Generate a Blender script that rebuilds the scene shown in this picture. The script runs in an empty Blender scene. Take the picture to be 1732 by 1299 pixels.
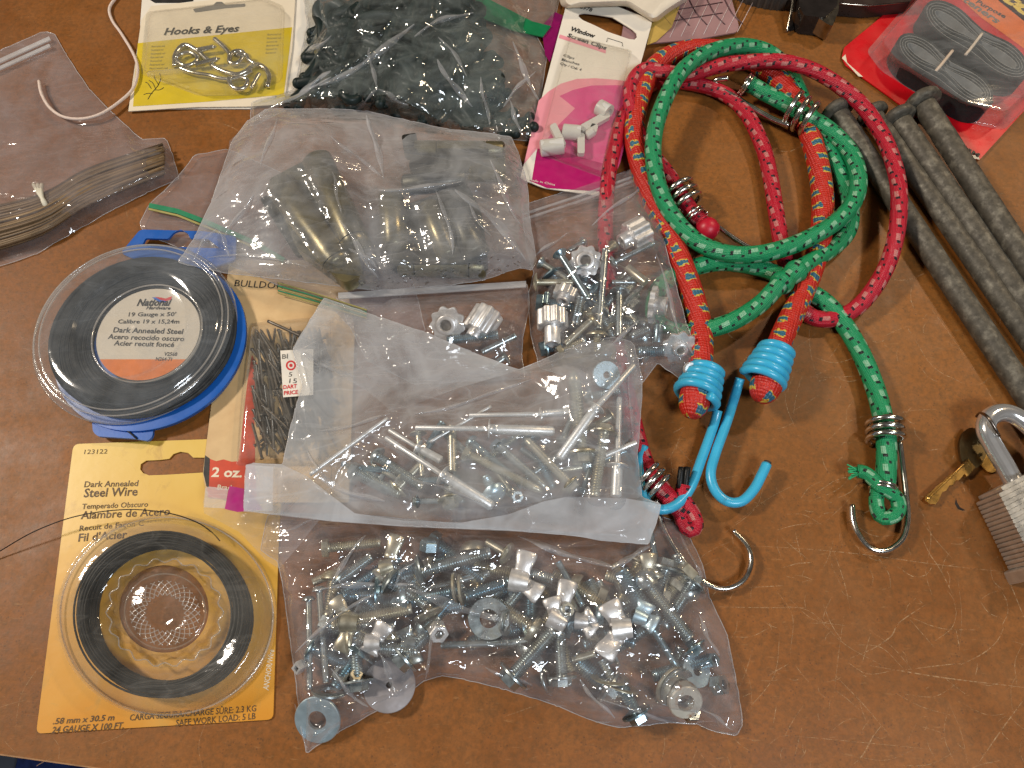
import bpy, math, random
import numpy as np
from mathutils import Vector, Matrix, geometry

random.seed(7); RNG = np.random.default_rng(7)
SC = bpy.context.scene
COL = SC.collection

# ---------------------------------------------------------------- camera
TH = math.radians(22.5); D = 0.42; F = 1255.0
cam_d = bpy.data.cameras.new("camera"); cam_d.sensor_width = 36; cam_d.lens = F / 1732 * 36
cam_d.clip_start = 0.01; cam_d.clip_end = 20
cam = bpy.data.objects.new("camera", cam_d); COL.objects.link(cam)
cam.location = (0, -D * math.sin(TH), D * math.cos(TH)); cam.rotation_euler = (TH, 0, 0)
SC.camera = cam
CX, CY, CZ = cam.location
# ---------------------------------------------------------------- world and lamps
w = bpy.data.worlds.new("World"); SC.world = w; w.use_nodes = True
wn = w.node_tree.nodes; wl = w.node_tree.links
bg = wn["Background"]
tc = wn.new("ShaderNodeTexCoord"); nz = wn.new("ShaderNodeTexNoise"); nz.inputs["Scale"].default_value = 2.2
rp = wn.new("ShaderNodeValToRGB"); rp.color_ramp.elements[0].position = .38; rp.color_ramp.elements[1].position = .66
rp.color_ramp.elements[0].color = (.10, .075, .055, 1); rp.color_ramp.elements[1].color = (.62, .56, .50, 1)
wl.new(tc.outputs["Generated"], nz.inputs["Vector"]); wl.new(nz.outputs["Fac"], rp.inputs[0]); wl.new(rp.outputs[0], bg.inputs["Color"])
bg.inputs["Strength"].default_value = 0.19

def area(name, loc, target, sx, sy, power, col):
    l = bpy.data.lights.new(name, 'AREA'); l.shape = 'RECTANGLE'; l.size = sx; l.size_y = sy; l.energy = power; l.color = col
    o = bpy.data.objects.new(name, l); COL.objects.link(o); o.location = loc
    o.rotation_euler = (Vector(target) - Vector(loc)).to_track_quat('-Z', 'Y').to_euler()
    return o
area("window_light", (-1.6, 0.40, 1.5), (0, 0, 0), .22, .22, 38.0, (1.0, .89, .76))
area("daylight_window", (0.50, -0.72, 1.15), (0.25, -.12, 0), .40, .26, 12, (.84, .92, 1.0))
area("ceiling_lamp", (0.95, 0.75, 1.2), (0.1, 0, 0), .10, .10, 8.5, (1.0, .78, .52))
SC.view_settings.view_transform = 'Standard'; SC.view_settings.look = 'None'
SC.view_settings.gamma = 1; SC.view_settings.exposure = -0.12
SC.render.engine = 'CYCLES'
cy = SC.cycles; cy.max_bounces = 14; cy.transparent_max_bounces = 40; cy.diffuse_bounces = 3; cy.glossy_bounces = 3
cy.transmission_bounces = 6; cy.caustics_reflective = False; cy.caustics_refractive = False; cy.use_denoising = True
cy.sample_clamp_indirect = 4

# ---------------------------------------------------------------- image point -> world point at height h (mm)
cT, sT = math.cos(TH), math.sin(TH)
def P(px, py, h=0.0):
    x = (px - 866.0) / F; y = -(py - 649.5) / F
    dx, dy, dz = x, y * cT + sT, y * sT - cT
    t = (h * .001 - CZ) / dz
    return Vector((CX + dx * t, CY + dy * t, h * .001))
def PN(px, py, h):
    x = (px - 866.0) / F; y = -(py - 649.5) / F
    dx, dy, dz = x, y * cT + sT, y * sT - cT
    t = (h * .001 - CZ) / dz
    return np.stack([CX + dx * t, CY + dy * t, h * .001 + 0 * px], -1)
def R(px, py, h, wpx):                      # metres spanned by wpx pixels there
    return (P(px + wpx / 2, py, h) - P(px - wpx / 2, py, h)).length

# ---------------------------------------------------------------- node helpers
class N:
    def __init__(s, mat):
        mat.use_nodes = True; s.t = mat.node_tree; s.t.nodes.clear()
        s.out = s.t.nodes.new("ShaderNodeOutputMaterial")
    def n(s, typ, **kw):
        o = s.t.nodes.new("ShaderNode" + typ)
        for k, v in kw.items():
            if k.startswith("i_"):
                s.set(o.inputs[k[2:].replace("_", " ")], v)
            else: setattr(o, k, v)
        return o
    def set(s, inp, v):
        if hasattr(v, "links") or isinstance(v, bpy.types.NodeSocket): s.t.links.new(v, inp)
        elif isinstance(v, (tuple, list)) and len(v) == 3 and inp.type == 'RGBA': inp.default_value = (*v, 1)
        else: inp.default_value = v
    def m(s, op, a, b=None, c=None, clamp=False):
        o = s.t.nodes.new("ShaderNodeMath"); o.operation = op; o.use_clamp = clamp
        s.set(o.inputs[0], a)
        if b is not None: s.set(o.inputs[1], b)
        if c is not None: s.set(o.inputs[2], c)
        return o.outputs[0]
    def noise(s, vec, scale, detail=3, rough=.55, dist=0):
        o = s.n("TexNoise"); s.set(o.inputs["Vector"], vec); o.inputs["Scale"].default_value = scale
        o.inputs["Detail"].default_value = detail; o.inputs["Roughness"].default_value = rough; o.inputs["Distortion"].default_value = dist
        return o.outputs["Fac"]
    def ramp(s, fac, stops, interp='LINEAR'):
        o = s.n("ValToRGB"); s.set(o.inputs[0], fac); cr = o.color_ramp; cr.interpolation = interp
        while len(cr.elements) < len(stops): cr.elements.new(.5)
        for e, (p, c) in zip(cr.elements, stops):
            e.position = p; e.color = (*c, 1) if len(c) == 3 else c
        return o.outputs[0]
    def rng(s, v, a, b, c=0., d=1.):
        o = s.n("MapRange"); s.set(o.inputs[0], v)
        for i, x in enumerate((a, b, c, d)): o.inputs[i + 1].default_value = x
        return o.outputs[0]
    def mix(s, f, a, b, blend='MIX'):
        o = s.n("Mix", data_type='RGBA', blend_type=blend); s.set(o.inputs[0], f); s.set(o.inputs[6], a); s.set(o.inputs[7], b)
        return o.outputs[2]
    def obj(s): return s.n("TexCoord").outputs["Object"]
    def uv(s): return s.n("TexCoord").outputs["UV"]
    def bump(s, h, strength=.3, dist=.0003):
        o = s.n("Bump"); s.set(o.inputs["Height"], h); o.inputs["Strength"].default_value = strength; o.inputs["Distance"].default_value = dist
        return o.outputs[0]
    def surf(s, sh): s.t.links.new(sh, s.out.inputs["Surface"])

def mat(name, col, rough=.5, metal=0, var=.12, vscale=120, bump=0, bscale=600, bdist=.0002, spec=.5, coat=0, dirt=None, dscale=60, dth=(.55, .7)):
    m = bpy.data.materials.new(name); n = N(m); v = n.obj()
    a = n.noise(v, vscale, 4); lo = tuple(c * (1 - var) for c in col); hi = tuple(min(1, c * (1 + var)) for c in col)
    c = n.ramp(a, [(.3, lo), (.7, hi)])
    if dirt:
        f = n.rng(n.noise(v, dscale, 5, .65), dth[0], dth[1]); c = n.mix(f, c, dirt)
    p = n.n("BsdfPrincipled", i_Base_Color=c, i_Metallic=metal)
    n.set(p.inputs["Roughness"], n.rng(n.noise(v, vscale * 1.7, 3), .3, .7, max(.02, rough * .8), min(1, rough * 1.25)))
    p.inputs["Specular IOR Level"].default_value = spec; p.inputs["Coat Weight"].default_value = coat
    if bump: n.set(p.inputs["Normal"], n.bump(n.noise(v, bscale, 4, .6), bump, bdist))
    n.surf(p.outputs[0]); return m

def film(name, haze=.15, hvar=.1, tint=(.9, .9, .92), gloss=.10, rough=.13, bumps=.5, wr=60, fcol=(1, 1, 1), cloud=30):
    """thin plastic film: clear + milky scatter + gloss"""
    m = bpy.data.materials.new(name); n = N(m); v = n.obj()
    def streak(rot, sx, sy):                                # long folds running one way
        mp = n.n("Mapping"); n.set(mp.inputs[0], v); mp.inputs["Rotation"].default_value = (0, 0, rot); mp.inputs["Scale"].default_value = (sx, sy, wr)
        return n.m('ABSOLUTE', n.m('SUBTRACT', n.noise(mp.outputs[0], 1, 2, .45, .5), .5))
    r1, r2 = streak(.5, wr * .45, wr * 1.7), streak(-.9, wr * .5, wr * 1.9)
    rid = n.m('MINIMUM', r1, r2); wr2 = n.noise(v, wr * 5, 2, .5, .4)
    hgt = n.m('ADD', n.m('MULTIPLY', n.m('ADD', r1, r2), 1.1), n.m('MULTIPLY', wr2, .10))
    nor = n.bump(hgt, bumps, .0035)
    cl = n.noise(v, cloud, 4, .6, .8)
    lw = n.n("LayerWeight"); lw.inputs["Blend"].default_value = .25; n.set(lw.inputs["Normal"], nor)
    hz = n.m('ADD', n.rng(cl, .35, .68, max(0, haze - hvar), haze + hvar), n.m('MULTIPLY', n.m('POWER', lw.outputs["Facing"], 1.4), haze * 1.1 + .22), clamp=True)
    rl = n.rng(rid, 0.0, .018, .4, 0.0)                     # whitened stress lines along creases
    hz = n.m('ADD', hz, n.m('MULTIPLY', rl, .55 * (haze + .12)), clamp=True)
    tr = n.n("BsdfTransparent", i_Color=fcol); df = n.n("BsdfDiffuse", i_Color=tint); tl = n.n("BsdfTranslucent", i_Color=tint)
    n.set(df.inputs["Normal"], nor)
    a = n.n("MixShader", i_Fac=.35); n.t.links.new(df.outputs[0], a.inputs[1]); n.t.links.new(tl.outputs[0], a.inputs[2])
    b = n.n("MixShader"); n.set(b.inputs[0], hz); n.t.links.new(tr.outputs[0], b.inputs[1]); n.t.links.new(a.outputs[0], b.inputs[2])
    g = n.n("BsdfAnisotropic") if False else n.n("BsdfGlossy")
    g.inputs["Roughness"].default_value = rough; n.set(g.inputs["Normal"], nor)
    geo = n.n("NewGeometry"); fr = n.n("Fresnel"); n.set(fr.inputs["IOR"], n.rng(geo.outputs["Backfacing"], 0, 1, 1.45, 1 / 1.45)); n.set(fr.inputs["Normal"], nor)
    c = n.n("MixShader"); n.set(c.inputs[0], n.m('ADD', n.m('MULTIPLY', fr.outputs[0], .9), gloss, clamp=True))
    n.t.links.new(b.outputs[0], c.inputs[1]); n.t.links.new(g.outputs[0], c.inputs[2]); n.surf(c.outputs[0]); return m

def cord_mat(name, base, dash, tick, style):
    m = bpy.data.materials.new(name); n = N(m); uv = n.n("SeparateXYZ"); n.set(uv.inputs[0], n.uv())
    u, v = uv.outputs[0], uv.outputs[1]                     # u 0..1 round, v = metres along
    u = n.m('ADD', u, n.m('MULTIPLY', v, 4.0))
    ob = n.obj()
    nz = n.noise(ob, 900, 2)
    if style == 'stripe':
        NR = 8.; per = .0098
        U = n.m('MULTIPLY', u, NR); row = n.m('FLOOR', U); fu = n.m('FRACT', U)
        V = n.m('ADD', n.m('DIVIDE', v, per), n.m('MULTIPLY', row, .37)); fv = n.m('FRACT', V)
        inr = n.m('MULTIPLY', n.m('GREATER_THAN', fu, .16), n.m('LESS_THAN', fu, .82))
        d = n.m('MULTIPLY', n.m('LESS_THAN', fv, .41), n.m('MULTIPLY', inr, n.m('GREATER_THAN', n.m('FRACT', n.m('MULTIPLY', row, .5)), .25)))
        t = n.m('MULTIPLY', n.m('MULTIPLY', n.m('GREATER_THAN', fv, .41), n.m('LESS_THAN', fv, .58)), n.m('GREATER_THAN', n.m('FRACT', n.m('MULTIPLY', n.m('FLOOR', n.m('ADD', U, .35)), .5)), .25))
        c = n.mix(n.m('MULTIPLY', n.m('MULTIPLY', d, .75), n.rng(n.noise(ob, 1500, 2), .3, .6, .35, 1.)), n.mix(nz, tuple(x * .75 for x in base), tuple(min(1, x * 1.25) for x in base)), dash)
        c = n.mix(t, c, tick)
        fib = n.m('SINE', n.m('MULTIPLY', n.m('ADD', n.m('MULTIPLY', u, 34.), n.m('DIVIDE', v, .0009)), 3.14159))
        fib2 = n.m('SINE', n.m('MULTIPLY', n.m('SUBTRACT', n.m('MULTIPLY', u, 34.), n.m('DIVIDE', v, .0009)), 3.14159))
        seg = n.m('ABSOLUTE', n.m('SUBTRACT', fu, .5))
        h = n.m('ADD', n.m('MULTIPLY', n.m('MULTIPLY', fib, fib2), .35), n.m('MULTIPLY', seg, -1.2))
    else:
        NR = 6.; per = .0105
        U = n.m('MULTIPLY', n.m('ADD', u, n.m('MULTIPLY', n.m('SUBTRACT', n.noise(ob, 260, 2), .5), .12)), NR); row = n.m('FLOOR', U); fu = n.m('FRACT', U)
        V = n.m('ADD', n.m('ADD', n.m('DIVIDE', v, per), n.m('MULTIPLY', row, .22)), n.m('MULTIPLY', n.m('SUBTRACT', n.noise(ob, 320, 2), .5), .5)); fv = n.m('FRACT', V)
        c = n.mix(nz, tuple(x * .7 for x in base), tuple(min(1, x * 1.3) for x in base))
        even = n.m('GREATER_THAN', n.m('FRACT', n.m('MULTIPLY', row, .5)), .25)
        c = n.mix(n.m('MULTIPLY', n.m('LESS_THAN', fv, .46), even), c, (.62, .42, .05))
        c = n.mix(n.m('MULTIPLY', n.m('MULTIPLY', n.m('GREATER_THAN', fv, .08), n.m('LESS_THAN', fv, .38)), even), c, (.03, .13, .20))
        fib = n.m('SINE', n.m('MULTIPLY', n.m('ADD', n.m('MULTIPLY', u, 22.), n.m('DIVIDE', v, .0016)), 3.14159))
        fib2 = n.m('SINE', n.m('MULTIPLY', n.m('SUBTRACT', n.m('MULTIPLY', u, 22.), n.m('DIVIDE', v, .0016)), 3.14159))
        h = n.m('ADD', n.m('ADD', n.m('MULTIPLY', n.m('MULTIPLY', fib, fib2), .5), n.noise(ob, 900, 2)), n.m('MULTIPLY', n.m('ABSOLUTE', n.m('SUBTRACT', fv, .5)), 1.8))
    p = n.n("BsdfPrincipled", i_Base_Color=c, i_Roughness=.42); n.set(p.inputs["Normal"], n.bump(h, .75, .0006))
    p.inputs["Sheen Weight"].default_value = .0; p.inputs["Specular IOR Level"].default_value = .5
    n.surf(p.outputs[0]); return m

def table_mat():
    m = bpy.data.materials.new("hardboard"); n = N(m); v = n.obj()
    big = n.noise(v, 5, 4, .6); mid = n.noise(v, 45, 5, .7); fine = n.noise(v, 420, 4, .7)
    c = n.ramp(big, [(.3, (.165, .052, .009)), (.7, (.280, .096, .016))])
    c = n.mix(n.rng(mid, .3, .7, 0, .45), c, (.345, .128, .024))
    c = n.mix(n.rng(fine, .38, .68, 0, .75), c, (.13, .055, .012))
    vo = n.n("TexVoronoi"); n.set(vo.inputs["Vector"], v); vo.inputs["Scale"].default_value = 520
    sp = n.m('MULTIPLY', n.m('LESS_THAN', vo.outputs["Distance"], .22), n.m('GREATER_THAN', n.noise(v, 130, 2), .57))
    c = n.mix(n.m('MULTIPLY', sp, .5), c, (.07, .03, .012))
    # stretched light fibres
    mp = n.n("Mapping"); n.set(mp.inputs[0], v); mp.inputs["Rotation"].default_value = (0, 0, .5); mp.inputs["Scale"].default_value = (120, 620, 1)
    fb = n.noise(mp.outputs[0], 1, 3, .7); c = n.mix(n.rng(fb, .62, .78, 0, .4), c, (.46, .25, .10))
    sm = n.rng(n.noise(v, 11, 5, .7, .6), .5, .75, 0, .35); c = n.mix(sm, c, (.29, .135, .05))
    rub = n.rng(n.noise(v, 17, 6, .7, 1.5), .60, .72, 0, .3); c = n.mix(rub, c, (.10, .045, .018))
    p = n.n("BsdfPrincipled", i_Base_Color=c); n.set(p.inputs["Roughness"], n.rng(mid, .3, .7, .40, .58))
    p.inputs["Specular IOR Level"].default_value = .33
    n.set(p.inputs["Normal"], n.bump(n.m('ADD', fine, n.m('MULTIPLY', mid, .6)), .22, .0003)); n.surf(p.outputs[0]); return m

# ---------------------------------------------------------------- object helpers
def tag(o, label=None, cat=None, group=None, kind=None):
    for k, v in (("label", label), ("category", cat), ("group", group), ("kind", kind)):
        if v: o[k] = v
    return o
def thing(name, loc, label, cat, group=None):
    o = bpy.data.objects.new(name, None); COL.objects.link(o); o.location = loc; o.empty_display_size = .005
    return tag(o, label, cat, group)
def mesh(name, V, Fc, m, root=None, smooth=True, uvs=None, label=None, ang=None):
    """V in world coordinates; becomes a child of root or a thing of its own"""
    V = [Vector(v) for v in V]
    if root is not None: o0 = root.location
    else:
        xs = [v.x for v in V]; ys = [v.y for v in V]; o0 = Vector(((min(xs) + max(xs)) / 2, (min(ys) + max(ys)) / 2, min(v.z for v in V)))
    off = Vector(o0)
    r = root
    while r is not None and r.parent is not None: r = r.parent; off = off + r.location
    me = bpy.data.meshes.new(name); me.from_pydata([tuple(v - off) for v in V], [], Fc)
    if uvs is not None:
        l = me.uv_layers.new(name="UVMap"); l.data.foreach_set("uv", np.asarray(uvs, dtype=float).ravel())
    me.polygons.foreach_set("use_smooth", [smooth] * len(me.polygons)); me.update()
    if smooth and ang: me.set_sharp_from_angle(angle=math.radians(ang))
    me.materials.append(m)
    o = bpy.data.objects.new(name, me); COL.objects.link(o)
    if root is not None: o.parent = root; o.location = (0, 0, 0)
    else: o.location = off
    if label: o["label"] = label
    return o
class G:                                     # geometry collector
    def __init__(s): s.V = []; s.F = []; s.UV = []; s.uvon = False
    def add(s, V, Fc):
        b = len(s.V); s.V += [Vector(v) for v in V]; s.F += [tuple(i + b for i in f) for f in Fc]; return s
    def build(s, name, m, root=None, smooth=True, label=None, ang=None):
        return mesh(name, s.V, s.F, m, root, smooth, s.UV if s.uvon else None, label, ang)

def catmull(pts, step):
    """smooth path through points, resampled"""
    p = [Vector(q) for q in pts]; out = []
    for i in range(len(p) - 1):
        a = p[i - 1] if i else p[0] * 2 - p[1]; b = p[i]; c = p[i + 1]; d = p[i + 2] if i + 2 < len(p) else p[-1] * 2 - p[-2]
        k = max(2, int((c - b).length / step))
        for j in range(k):
            t = j / k
            out.append(.5 * ((2 * b) + (c - a) * t + (2 * a - 5 * b + 4 * c - d) * t * t + (3 * b - a - 3 * c + d) * t ** 3))
    out.append(p[-1]); return out
def tube_geo(g, pts, r, seg=12, caps=True, uv=False):
    n = len(pts); rr = r if callable(r) else (lambda t: r)
    T = [(pts[min(i + 1, n - 1)] - pts[max(i - 1, 0)]).normalized() for i in range(n)]
    u = T[0].orthogonal().normalized()
    base = len(g.V); L = 0; Ls = []
    for i in range(n):
        if i:
            u = (u - T[i] * u.dot(T[i])).normalized(); L += (pts[i] - pts[i - 1]).length
        Ls.append(L); w_ = T[i].cross(u)
        rad = rr(i / (n - 1))
        for k in range(seg):
            a = 2 * math.pi * k / seg; g.V.append(pts[i] + (u * math.cos(a) + w_ * math.sin(a)) * rad)
    for i in range(n - 1):
        for k in range(seg):
            k2 = (k + 1) % seg
            g.F.append((base + i * seg + k, base + i * seg + k2, base + (i + 1) * seg + k2, base + (i + 1) * seg + k))
            if uv: g.UV += [(k / seg, Ls[i]), ((k + 1) / seg, Ls[i]), ((k + 1) / seg, Ls[i + 1]), (k / seg, Ls[i + 1])]
    if caps:
        g.F.append(tuple(base + k for k in range(seg))[::-1]); g.F.append(tuple(base + (n - 1) * seg + k for k in range(seg)))
        if uv: g.UV += [(k / seg, 0) for k in range(seg)][::-1] + [(k / seg, L) for k in range(seg)]
    if uv: g.uvon = True
    return g
def tube(name, pts, r, m, root=None, seg=12, uv=False, step=.002, label=None, smooth_path=True):
    p = catmull(pts, step) if smooth_path else [Vector(q) for q in pts]
    return tube_geo(G(), p, r, seg, True, uv).build(name, m, root, label=label)
def pxpath(pts, h=0): return [P(p[0], p[1], p[2] if len(p) > 2 else h) for p in pts]

def frame(A, B, up=Vector((0, 0, 1))):
    x = (B - A).normalized(); z = up - x * up.dot(x)
    if z.length < 1e-4: z = x.orthogonal()
    z.normalize(); y = z.cross(x); return x, y, z
def lathe_geo(g, A, B, prof, seg=16, up=Vector((0, 0, 1)), lobes=0, lob=0., capA=True, capB=True):
    """prof: (distance from A along AB, radius)"""
    x, y, z = frame(A, B, up); base = len(g.V); n = len(prof)
    for d, r in prof:
        for k in range(seg):
            a = 2 * math.pi * k / seg; rr = r * (1 + lob * math.cos(lobes * a)) if lobes else r
            g.V.append(A + x * d + (y * math.cos(a) + z * math.sin(a)) * rr)
    for i in range(n - 1):
        for k in range(seg):
            k2 = (k + 1) % seg; g.F.append((base + i * seg + k, base + (i + 1) * seg + k, base + (i + 1) * seg + k2, base + i * seg + k2))
    if capA: g.F.append(tuple(base + k for k in range(seg)))
    if capB: g.F.append(tuple(base + (n - 1) * seg + k for k in range(seg))[::-1])
    return g
def resample(poly, step, closed=True):
    p = [Vector((q[0], q[1])) for q in poly]; out = []
    for i in range(len(p) if closed else len(p) - 1):
        a, b = p[i], p[(i + 1) % len(p)]; k = max(1, int(round((b - a).length / step)))
        out += [a + (b - a) * (j / k) for j in range(k)]
    if not closed: out.append(p[-1])
    return [(q.x, q.y) for q in out]
def rounded(poly, r, k=5):
    out = []; n = len(poly)
    for i in range(n):
        a, b, c = Vector(poly[i - 1]), Vector(poly[i]), Vector(poly[(i + 1) % n])
        d1 = (a - b); d2 = (c - b); rr = min(r, d1.length * .45, d2.length * .45)
        p0 = b + d1.normalized() * rr; p1 = b + d2.normalized() * rr
        for j in range(k + 1):
            t = j / k; q = p0 * (1 - t) ** 2 + b * 2 * t * (1 - t) + p1 * t * t; out.append((q.x, q.y))
    return out
def tri2d(loops):
    """triangulate polygon with holes"""
    V = []; E = []
    for lp in loops:
        b = len(V); V += [Vector((q[0], q[1])) for q in lp]; E += [(b + i, b + (i + 1) % len(lp)) for i in range(len(lp))]
    # outer ccw so CDT type 2 ... use modular parity option 4 (valid bmesh holes)
    vo, eo, fo, *_ = geometry.delaunay_2d_cdt(V, E, [], 0, 1e-7)
    out = []
    def inside(c):
        k = 0
        for lp in loops:
            for i in range(len(lp)):
                (x1, y1), (x2, y2) = lp[i][:2], lp[(i + 1) % len(lp)][:2]
                if (y1 > c[1]) != (y2 > c[1]) and c[0] < (x2 - x1) * (c[1] - y1) / (y2 - y1) + x1: k += 1
        return k % 2 == 1
    for f in fo:
        c = sum((vo[i] for i in f), Vector((0, 0))) / len(f)
        if inside(c): out.append(tuple(f))
    return vo, out
def slab_geo(g, loops_px, h0, h1, warp=None):
    """flat slab (or sheet when h0==h1) from pixel loops, first outer then holes; heights mm"""
    hf = warp or (lambda x, y: 0)
    S = 100.
    loops = [[(q[0] / S, q[1] / S) for q in lp] for lp in loops_px]
    vo, fo = tri2d(loops)
    top = [P(v.x * S, v.y * S, h1 + hf(v.x * S, v.y * S)) for v in vo]
    nrm = []
    for f in fo:
        a, b, c = top[f[0]], top[f[1]], top[f[2]]
        nrm.append(f if (b - a).cross(c - a).z > 0 else f[::-1])
    g.add(top, nrm)
    if h1 > h0:
        cam_p = None
        bot = [Vector((t.x, t.y, t.z - (h1 - h0) * .001)) for t in top]
        g.add(bot, [f[::-1] for f in nrm])
        for lp in loops_px:
            t = [P(q[0], q[1], h1 + hf(q[0], q[1])) for q in lp]; b = [Vector((q.x, q.y, q.z - (h1 - h0) * .001)) for q in t]
            n = len(lp); g.add(t + b, [(i, (i + 1) % n, n + (i + 1) % n, n + i) for i in range(n)])
    return g
def slab(name, loops_px, h0, h1, m, root=None, label=None, warp=None, smooth=False):
    return slab_geo(G(), loops_px, h0, h1, warp).build(name, m, root, smooth, label)
def ell(cx, cy, rx, ry, n=40, rot=0, shear=0):
    o = []
    for i in range(n):
        a = 2 * math.pi * i / n; x = rx * math.cos(a); y = ry * math.sin(a)
        o.append((cx + x * math.cos(rot) - y * math.sin(rot) + shear * -y, cy + x * math.sin(rot) + y * math.cos(rot)))
    return o
def loft(name, rings, m, root=None, cap=True, smooth=True, ang=40, label=None):
    """rings: list of (pixel loop, height mm), equal counts"""
    g = G(); n = len(rings[0][0])
    for lp, h in rings: g.V += [P(q[0], q[1], h) for q in lp]
    for i in range(len(rings) - 1):
        for k in range(n): g.F.append((i * n + k, i * n + (k + 1) % n, (i + 1) * n + (k + 1) % n, (i + 1) * n + k))
    if cap: g.F.append(tuple((len(rings) - 1) * n + k for k in range(n)))
    return g.build(name, m, root, smooth, label, ang)
def inset(poly, s, dx=0, dy=0):
    cx = sum(q[0] for q in poly) / len(poly); cy_ = sum(q[1] for q in poly) / len(poly)
    return [(cx + dx + (q[0] - cx) * s, cy_ + dy + (q[1] - cy_) * s) for q in poly]

def text(body, L, Rr, h, cap, m, root, bold=0., shear=0., name="lettering"):
    """lettering from pixel point L to pixel point Rr (baseline) with cap height in pixels"""
    cu = bpy.data.curves.new(name, 'FONT'); cu.body = body; cu.size = 1; cu.offset = bold; cu.shear = shear; cu.resolution_u = 2
    o = bpy.data.objects.new(name, cu); COL.objects.link(o)
    dg = bpy.context.evaluated_depsgraph_get(); me = bpy.data.meshes.new_from_object(o.evaluated_get(dg))
    bpy.data.objects.remove(o); bpy.data.curves.remove(cu)
    xs = [v.co.x for v in me.vertices]
    if not xs: return None
    x0, x1 = min(xs), max(xs); A = P(*L, h); B = P(*Rr, h); x = (B - A); ln = x.length; x.normalize(); y = Vector((-x.y, x.x, 0))
    ch = R(L[0], L[1], h, cap) / .69
    # image vertical direction is foreshortened by about cos(tilt)
    V = [A + x * ((v.co.x - x0) / (x1 - x0) * ln) + y * (v.co.y * ch * 1.06) for v in me.vertices]
    Fc = [tuple(p.vertices) for p in me.polygons]; bpy.data.meshes.remove(me)
    return mesh(name, V, Fc, m, root, False)
def flat(name, poly, h, m, root, hole=None):   # printed patch
    return slab(name, [poly] + ([hole] if hole else []), h, h, m, root)
# ================================================================= materials
M_ = {}
M_['table'] = table_mat()
M_['edge'] = mat("board_edge", (.30, .16, .07), .7, var=.3, bump=.3)
M_['floor'] = mat("floor_grey", (.13, .14, .17), .7, var=.15, vscale=20)
M_['denim'] = mat("blue_cloth", (.02, .04, .16), .8, var=.4, vscale=90, bump=.4)
M_['zinc'] = mat("zinc_plate", (.43, .48, .49), .30, .85, var=.22, vscale=160, bump=.12, bscale=900, dirt=(.40, .36, .25), dth=(.5, .75))
M_['zincb'] = mat("zinc_blue", (.28, .38, .43), .30, .85, var=.25, vscale=160, bump=.1, dirt=(.2, .24, .26))
M_['zincy'] = mat("zinc_warm", (.54, .50, .39), .35, .78, var=.22, vscale=160, bump=.1, dirt=(.4, .34, .2))
M_['alu'] = mat("aluminium", (.82, .80, .78), .38, .7, var=.1, vscale=200, bump=.15)
M_['alus'] = mat("rivet_aluminium", (.86, .85, .83), .42, .7, var=.07, vscale=200, bump=.08)
M_['washer'] = mat("washer_zinc", (.55, .70, .78), .38, .75, var=.1, vscale=140, bump=.1)
M_['steelw'] = mat("bright_wire", (.72, .70, .64), .2, 1, var=.1, vscale=100, bump=.05, dirt=(.5, .42, .28), dth=(.58, .75))
M_['brass'] = mat("tarnished_brass", (.24, .20, .105), .33, .7, var=.35, vscale=70, bump=.15, dirt=(.10, .095, .07), dth=(.45, .65))
M_['brassd'] = mat("dark_bronze", (.13, .125, .10), .4, .8, var=.4, vscale=60, bump=.2, dirt=(.04, .04, .04), dth=(.45, .6))
M_['key'] = mat("key_brass", (.62, .38, .12), .28, 1, var=.12, vscale=90, bump=.08)
M_['chrome'] = mat("chrome", (.88, .87, .86), .16, .8, var=.03)
M_['lam'] = mat("laminated_steel", (.72, .71, .68), .34, .85, var=.15, vscale=120, bump=.15)
M_['spike'] = mat("weathered_galvanised", (.085, .074, .056), .58, .25, var=.35, vscale=260, bump=.22, bscale=900, bdist=.0004, dirt=(.20, .18, .14), dscale=150, dth=(.50, .68))
M_['brad'] = mat("dark_brad_steel", (.20, .175, .15), .38, .8, var=.3, vscale=200)
M_['black'] = mat("black_wire", (.007, .007, .007), .42, 0, var=.3, vscale=200, spec=.3)
M_['greywire'] = mat("dark_grey_wire", (.020, .023, .026), .7, .0, var=.2, vscale=150)
M_['vinyl'] = mat("blue_vinyl", (.05, .42, .66), .28, 0, var=.07, vscale=90, dirt=(.04, .18, .27), dscale=130, dth=(.6, .8), bump=.06)
M_['vinyle'] = mat("cut_tip", (.05, .04, .035), .6)
M_['green'] = cord_mat("green_braid", (.008, .27, .10), (.36, .62, .42), (.005, .01, .008), 'stripe')
M_['crim'] = cord_mat("crimson_braid", (.48, .006, .026), (.60, .30, .26), (.012, .005, .01), 'stripe')
M_['multi'] = cord_mat("red_blue_braid", (.52, .022, .012), (.6, .4, .05), (.02, .1, .2), 'multi')
M_['string'] = mat("white_string", (.72, .58, .50), .7, var=.1, vscale=900, bump=.8, bscale=1500, bdist=.0004)
M_['ink'] = mat("black_ink", (.018, .016, .015), .5, var=.4)
M_['inkg'] = mat("grey_ink", (.16, .15, .13), .6)
M_['inkb'] = mat("brown_ink", (.10, .05, .015), .55, var=.3)
M_['white'] = mat("white_card", (.78, .72, .62), .55, var=.05, vscale=60)
M_['cream'] = mat("cream_card", (.76, .66, .50), .5, var=.05, vscale=60)
M_['red'] = mat("red_ink", (.62, .03, .03), .5)
M_['hole'] = mat("drilled_hole_shadow", (.012, .006, .003), .9)

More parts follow.
